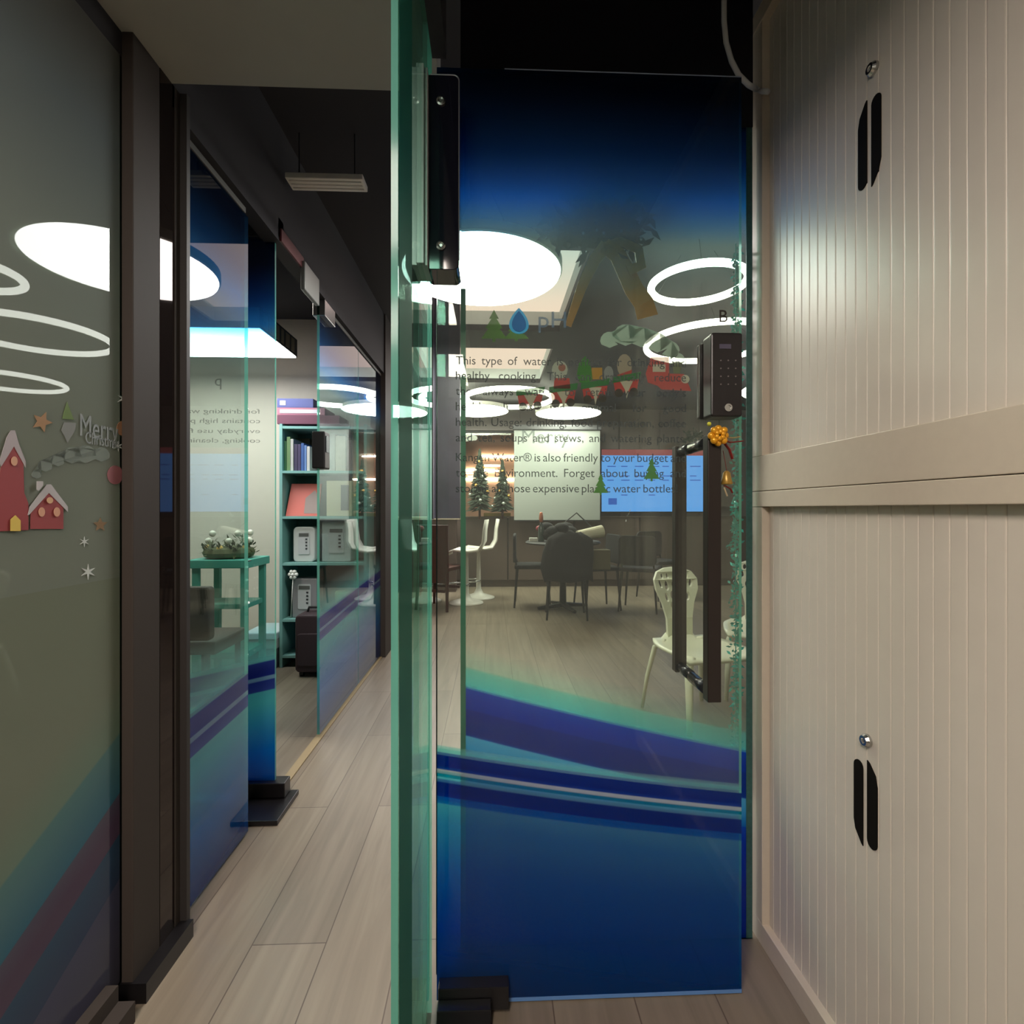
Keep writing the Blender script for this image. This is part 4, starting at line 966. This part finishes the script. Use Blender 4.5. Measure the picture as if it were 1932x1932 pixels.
def cloud(pts, n=8):
    """outline of overlapping puffs along pts [(x,y,r)]"""
    out = []
    up = [(x, y, r) for x, y, r in pts]
    for x, y, r in up:
        for i in range(n): a = math.pi+math.pi*i/(n-1); out.append((x+r*math.cos(a), y+r*math.sin(a)))
    for x, y, r in up[::-1]:
        for i in range(3): a = 0+math.pi*(i+.5)/3; out.append((x+r*math.cos(a), y+r*.7*math.sin(a)))
    return out
stick('tree_sticker', 'small green tree sticker above the blue television picture', 'sticker', [(None, (74, 130, 60), treepoly(1229, 864, 908, 15))], 'Y', YD, .85)
stick('tree_sticker', 'small green tree sticker at the lower right corner of the pale screen', 'sticker', [(None, (74, 130, 60), treepoly(1133, 894, 934, 14))], 'Y', YD, .85)
stick('tree_sticker', 'broad pale green tree sticker left of the water drop emblem', 'sticker', [(None, (110, 160, 80), treepoly(932, 585, 645, 24))], 'Y', YP, .6)
stick('tree_sticker', 'pale green tree sticker touching the water drop emblem', 'sticker', [(None, (110, 160, 80), treepoly(974, 600, 644, 24))], 'Y', YP, .6)
GP = 'train stickers on the fixed pane'
RED, GRN, CRM = (190, 62, 60), (40, 120, 60), (200, 196, 184)
def wagon(cx, cy, lab, lean=0):
    stick('wagon_sticker', lab, 'sticker', [(None, RED, [(cx-24, cy-4+lean), (cx+24, cy-4-lean), (cx+20, cy+18-lean), (cx-20, cy+18+lean)]),
        ('cream_panel', CRM, [(cx-12, cy-3), (cx+13, cy-3), (cx+5, cy+14), (cx+1, cy+30), (cx-2, cy+14)]), ('green_trim', GRN, [(cx-26, cy-12+lean), (cx+28, cy-18-lean), (cx+26, cy-6-lean), (cx-26, cy-1+lean)]),
        ('wheel', (60, 56, 50), circ(cx-14, cy+20, 8)), ('wheel', (60, 56, 50), circ(cx+14, cy+18, 8))], 'Y', YP, .75, GP)
wagon(1000, 748, 'train wagon sticker at the left end of the sticker train')
wagon(1062, 742, 'train wagon sticker under the round white snow figure', 1)
wagon(1122, 734, 'train wagon sticker under the green sticker tree', 2)
wagon(1181, 722, 'train wagon sticker right behind the red engine', 2)
stick('engine_sticker', 'red steam engine sticker at the right end of the sticker train', 'sticker', [(None, RED, [(1218, 705), (1228, 674), (1262, 674), (1262, 705), (1290, 706), (1304, 738), (1248, 735), (1240, 728), (1222, 722)]),
    ('cab_window', CRM, [(1231, 688), (1255, 688), (1255, 702), (1231, 702)]), ('chimney', (110, 120, 90), [(1268, 684), (1286, 684), (1282, 705), (1270, 705)]), ('headlamp', CRM, circ(1292, 716, 8))], 'Y', YP, .75, GP)
stick('smoke_sticker', 'pale puffed smoke sticker above the sticker engine', 'sticker', [(None, (190, 214, 206), cloud([(1150, 644, 18), (1180, 636, 24), (1210, 640, 22), (1240, 650, 22), (1264, 662, 18), (1278, 680, 14)]))], 'Y', YP, .6, GP)
stick('snow_figure_sticker', 'round white sticker with pink spot riding the second wagon', 'sticker', [(None, (190, 196, 190), circ(1056, 698, 15, 17)), ('pink_spot', (176, 120, 110), circ(1060, 694, 7)), ('red_base', RED, [(1046, 714), (1074, 714), (1076, 734), (1044, 734)])], 'Y', YP, .75, GP)
stick('tree_sticker', 'bright green tree sticker riding the third wagon', 'sticker', [(None, (52, 130, 44), [(1104, 672), (1112, 682), (1116, 700), (1118, 716), (1108, 724), (1094, 722), (1088, 708), (1092, 686)])], 'Y', YP, .8, GP)
stick('gift_sticker', 'yellow gift sticker right of the green tree on the train', 'sticker', [(None, (184, 140, 50), [(1116, 694), (1136, 694), (1136, 716), (1116, 716)]), ('grey_figure', (140, 146, 152), circ(1148, 706, 9, 15))], 'Y', YP, .75, GP)
stick('snow_figure_sticker', 'tall pale sticker with red scarf riding the fourth wagon', 'sticker', [(None, (170, 160, 146), circ(1178, 690, 14, 22)), ('red_scarf', RED, [(1164, 708), (1192, 698), (1190, 712), (1168, 718)])], 'Y', YP, .6, GP)
t_ = text_mesh([('Merry', W(985, 830, Y=YP)[0], W(985, 836, Y=YP)[2], .12)], .05, .0003, 'Y', YP-.001).build('greeting_sticker', ink('st_blue_grey', srgb(170, 195, 205), .35)); tag(t_, 'blue grey greeting letters sticker at the top edge of the pale screen', 'sticker', GP)
# left pane
XL = -.826
LG = 'christmas stickers on the near left pane'
stick('church_sticker', 'red church sticker with snowy steeple on the left pane', 'sticker', [(None, (152, 64, 66), [(-14, 1003), (-14, 905), (-2, 900), (4, 850), (22, 832), (42, 858), (44, 930), (52, 950), (52, 1000)]),
    ('snow_cap', (176, 166, 168), [(-4, 872), (10, 826), (18, 812), (26, 812), (34, 840), (46, 870), (46, 882), (24, 842), (0, 880)]), ('window', (210, 160, 130), circ(24, 870, 6, 9)), ('door_patch', (220, 190, 90), [(16, 1002), (16, 980), (25, 972), (35, 982), (35, 1002)])], 'X', XL, .9, LG)
stick('house_sticker', 'red house sticker with snowy roof beside the sticker church', 'sticker', [(None, (152, 66, 66), [(56, 998), (56, 962), (88, 920), (118, 958), (118, 998)]),
    ('snow_roof', (186, 180, 180), [(50, 972), (54, 956), (86, 914), (94, 914), (126, 956), (126, 966), (90, 930), (52, 972)]), ('window', (214, 160, 130), circ(76, 966, 6, 9)), ('window', (214, 160, 130), circ(104, 966, 6, 9)), ('window', (214, 170, 130), circ(90, 944, 6, 6)), ('chimney', (190, 184, 184), [(64, 924), (64, 908), (76, 908), (76, 916), (68, 926)])], 'X', XL, .9, LG)
stick('smoke_sticker', 'faint grey smoke sticker drifting from the house chimney', 'sticker', [(None, (140, 150, 140), cloud([(68, 896, 10), (84, 880, 14), (108, 870, 14), (134, 862, 18), (160, 860, 20), (190, 860, 16)]))], 'X', XL, .45, LG)
stick('star_sticker', 'tan star sticker left of the small tree on the left pane', 'sticker', [(None, (170, 130, 90), star(78, 796, 20, rot=.4))], 'X', XL, .75, LG)
stick('star_sticker', 'faint tan star sticker below the pink ball sticker', 'sticker', [(None, (150, 118, 84), star(188, 990, 14))], 'X', XL, .55, LG)
stick('star_sticker', 'round tan cookie sticker at the right end of the greeting', 'sticker', [(None, (170, 126, 92), circ(230, 808, 11, 14))], 'X', XL, .75, LG)
stick('tree_sticker', 'tiny green tree sticker beside the greeting on the left pane', 'sticker', [(None, (110, 134, 70), [(125, 758), (138, 792), (116, 790)])], 'X', XL, .7, LG)
stick('bell_sticker', 'grey bell sticker below the tiny tree on the left pane', 'sticker', [(None, (140, 142, 138), [(114, 812), (120, 797), (142, 798), (140, 812), (130, 828), (126, 836), (120, 822)])], 'X', XL, .7, LG)
stick('ball_sticker', 'faint pink ball sticker near the left post', 'sticker', [(None, (176, 110, 116), circ(216, 896, 15, 18))], 'X', XL, .55, LG)
for i, (cx, cy_, r, lab) in enumerate(((232, 752, 13, 'white snowflake sticker near the post above the greeting'), (165, 1079, 15, 'white snowflake sticker lowest on the left pane'), (158, 1022, 10, 'small white snowflake sticker above the lowest one'), (222, 842, 10, 'small white snowflake sticker under the cookie sticker'))):
    stick('snowflake_sticker', lab, 'sticker', [(None, (205, 210, 205), star(cx, cy_, r, 6, .28))], 'X', XL, .85, LG)
ya, yb = W(150, 800, X=XL)[1], W(222, 800, X=XL)[1]
g_ = text_mesh([('Merry', ya, W(150, 822, X=XL)[2], yb-ya)], .065, .0003, 'X', XL+.0016); o = g_.build('greeting_sticker', ink('st_grey_pale', srgb(150, 156, 156), .7)); tag(o, 'grey greeting letters sticker high on the left pane', 'sticker', LG)
ya, yb = W(160, 800, X=XL)[1], W(224, 800, X=XL)[1]
text_mesh([('Christmas', ya, W(160, 836, X=XL)[2], yb-ya)], .035, .0003, 'X', XL+.0016).build('second_line', MATS['st_grey_pale'], o)

# ================================================================== WREATH BOW, TINSEL, HANDLE ORNAMENTS
t = thing('wreath', 'dark green garland with a gold ribbon bow behind the fixed pane', 'wreath', W(1140, 430, Y=1.38), None)
YW = 1.36
m = MB()
for k in range(260):
    a = random.uniform(0, 6.283); c_ = Vector(W(1140+random.gauss(0, 42), 432+random.gauss(0, 20), Y=YW+random.uniform(0, .05)))
    d_ = Vector((random.uniform(-1, 1), random.uniform(-.4, .4), random.uniform(-1, 1))).normalized()*.05; s_ = d_.cross(Vector((0, 1, 0))).normalized()*.008
    m.add([c_, c_+d_*.5+s_, c_+d_, c_+d_*.5-s_], [(0, 1, 2, 3)])
m.build('foliage', mat('garland_green', srgb(34, 46, 38), .8), t)
gold = mat('gold_ribbon', srgb(190, 132, 70), .5, .1)
def ribbon(pts, w0, w1):
    m = MB(); vs = []
    n = len(pts)
    for i, (px, py) in enumerate(pts):
        wv = (w0+(w1-w0)*i/(n-1))/2
        dx = pts[min(i+1, n-1)][0]-pts[max(i-1, 0)][0]; dy = pts[min(i+1, n-1)][1]-pts[max(i-1, 0)][1]; l = math.hypot(dx, dy); nx, ny = -dy/l, dx/l
        yy = YW-.012+.014*math.sin(i*1.3)
        for s_ in (-1, 1):
            q = W(px+s_*nx*wv, py+s_*ny*wv, Y=yy); vs += [q, (q[0], q[1]+.002, q[2])]
    fs = []
    for i in range(n-1):
        a = 4*i; b = a+4; fs += [(a, a+2, b+2, b), (a+1, b+1, b+3, a+3), (a, b, b+1, a+1), (a+2, a+3, b+3, b+2)]
    fs += [(0, 1, 3, 2), (4*n-4, 4*n-2, 4*n-1, 4*n-3)]
    return m.add(vs, fs)
ribbon([(1145, 462), (1122, 490), (1100, 535), (1084, 580), (1072, 615)], 26, 12).build('ribbon_tail', gold, t)
ribbon([(1140, 462), (1165, 480), (1180, 510), (1196, 545), (1215, 572), (1222, 598)], 30, 40).build('ribbon_tail', gold, t)
ribbon([(1140, 465), (1170, 455), (1205, 470), (1210, 500), (1185, 510)], 16, 22).build('ribbon_loop', gold, t)
for q in ((1126, 434), (1139, 440), (1210, 450), (1172, 436), (1100, 440)):
    MB().ball(W(q[0], q[1], Y=YW-.02), .0045, 8, 6).build('bead', mat('silver_bead', srgb(170, 180, 180), .2, .6), t, smooth=True)
wl = W(1140, 420, Y=YW+.02); MB().tube([wl, (wl[0], YW+.02, ZC)], .0012, 5).build('hanging_wire', charc, t)
# tinsel garland at the right edge of the fixed pane
m = MB(); m2 = MB()
for k in range(1100):
    py = random.uniform(470, 1440); big = py > 830
    sp = (14 if 1020 < py else 9) if big else 5
    c_ = Vector(W(random.gauss(1396 if big else 1404, sp*.6), py, Y=1.345)); c_.y = random.uniform(1.325, 1.365)
    c_.x = min(c_.x, .655)
    d_ = Vector((random.uniform(-1, .8), random.uniform(-1, 1), random.uniform(-1, 1))).normalized()*random.uniform(.008, .018); s_ = d_.cross(Vector((0, 1, .3))).normalized()*.0038
    (m if k % 6 else m2).add([c_, c_+d_*.5+s_, c_+d_, c_+d_*.5-s_], [(0, 1, 2, 3)])
m.tube([(.652, 1.345, W(1400, 1440, Y=1.345)[2]), (.652, 1.345, W(1400, 460, Y=1.345)[2])], .0015, 5)
ts = m.build('tinsel_garland', mat('teal_tinsel', srgb(60, 170, 165), .3, .2)); tag(ts, 'teal tinsel garland hanging down the right edge of the fixed pane', 'tinsel'); ts['kind'] = 'stuff'
m2.build('bright_strands', mat('cyan_tinsel', srgb(90, 240, 245), .15, .3), ts)
# ornaments on the front handle
YO = 1.012
q = W(1355, 822, Y=YO); t = thing('flower_ornament', 'golden flower ornament with red ribbons on top of the door handle', 'ornament', q)
m = MB()
for k in range(8):
    a = k*.785; m.ball((q[0]+.014*math.cos(a), YO-.004*(k % 2), q[2]+.014*math.sin(a)), .0075, 10, 6)
for k in range(6):
    a = k*1.05+.4; m.ball((q[0]+.007*math.cos(a), YO-.008, q[2]+.007*math.sin(a)), .0055, 10, 6)
m.build('petals', mat('gold_petal', srgb(226, 160, 34), .3, .3), t, smooth=True)
redm = mat('dark_red_ribbon', srgb(128, 32, 26), .5)
def rib(pxs, wd, y_=YO+.004):
    m = MB(); p_ = [W(a, b, Y=y_) for a, b in pxs]; return m.tube(p_, wd, 8, flat=.35)
rib([(1360, 828), (1378, 835), (1402, 832)], .0042).build('ribbon', redm, t); rib([(1362, 830), (1376, 848), (1382, 866)], .0052).build('ribbon', redm, t)
rib([(1366, 826), (1384, 826), (1396, 824)], .003).build('ribbon', mat('gold_thread', srgb(200, 180, 110), .4, .3), t)
q = W(1338, 800, Y=YO+.02); MB().ball(q, .0045, 8, 6).build('bead', mat('yellow_bead', srgb(200, 200, 60), .4), t, smooth=True)
q = W(1371, 903, Y=1.03); t = thing('bell_ornament', 'small gold bell with a red bow hanging beside the door handle', 'ornament', q)
MB().lathe([(.003, .016), (.007, .012), (.009, .0), (.012, -.010), (.011, -.012)], q, 14).build('bell', mat('old_gold', srgb(168, 132, 60), .35, .4), t, smooth=True)
rib([(1366, 916), (1378, 922), (1382, 930)], .004, 1.03).build('bow', redm, t); rib([(1366, 920), (1372, 936)], .003, 1.03).build('bow', mat('cream_trim', srgb(220, 200, 160), .5), t)
rib([(1364, 850), (1368, 870), (1371, 888)], .0012, 1.032).build('cord', redm, t)
# back-side handle top tinsel
m = MB()
for k in range(70):
    c_ = Vector(W(random.uniform(1288, 1325), random.uniform(812, 842), Y=1.235)); d_ = Vector((random.uniform(-1, 1), random.uniform(-.5, .5), random.uniform(-1, 1))).normalized()*.012; s_ = d_.cross(Vector((0, 1, .3))).normalized()*.002
    m.add([c_, c_+d_*.5+s_, c_+d_, c_+d_*.5-s_], [(0, 1, 2, 3)])
m.tube([W(1290, 830, Y=1.24), W(1310, 826, Y=1.24), W(1324, 815, Y=1.24)], .004, 6)
o = m.build('tinsel_wrap', mat('grey_tinsel', srgb(96, 110, 108), .25, .6)); tag(o, 'grey tinsel wrapped around the top of the rear door handle', 'tinsel')
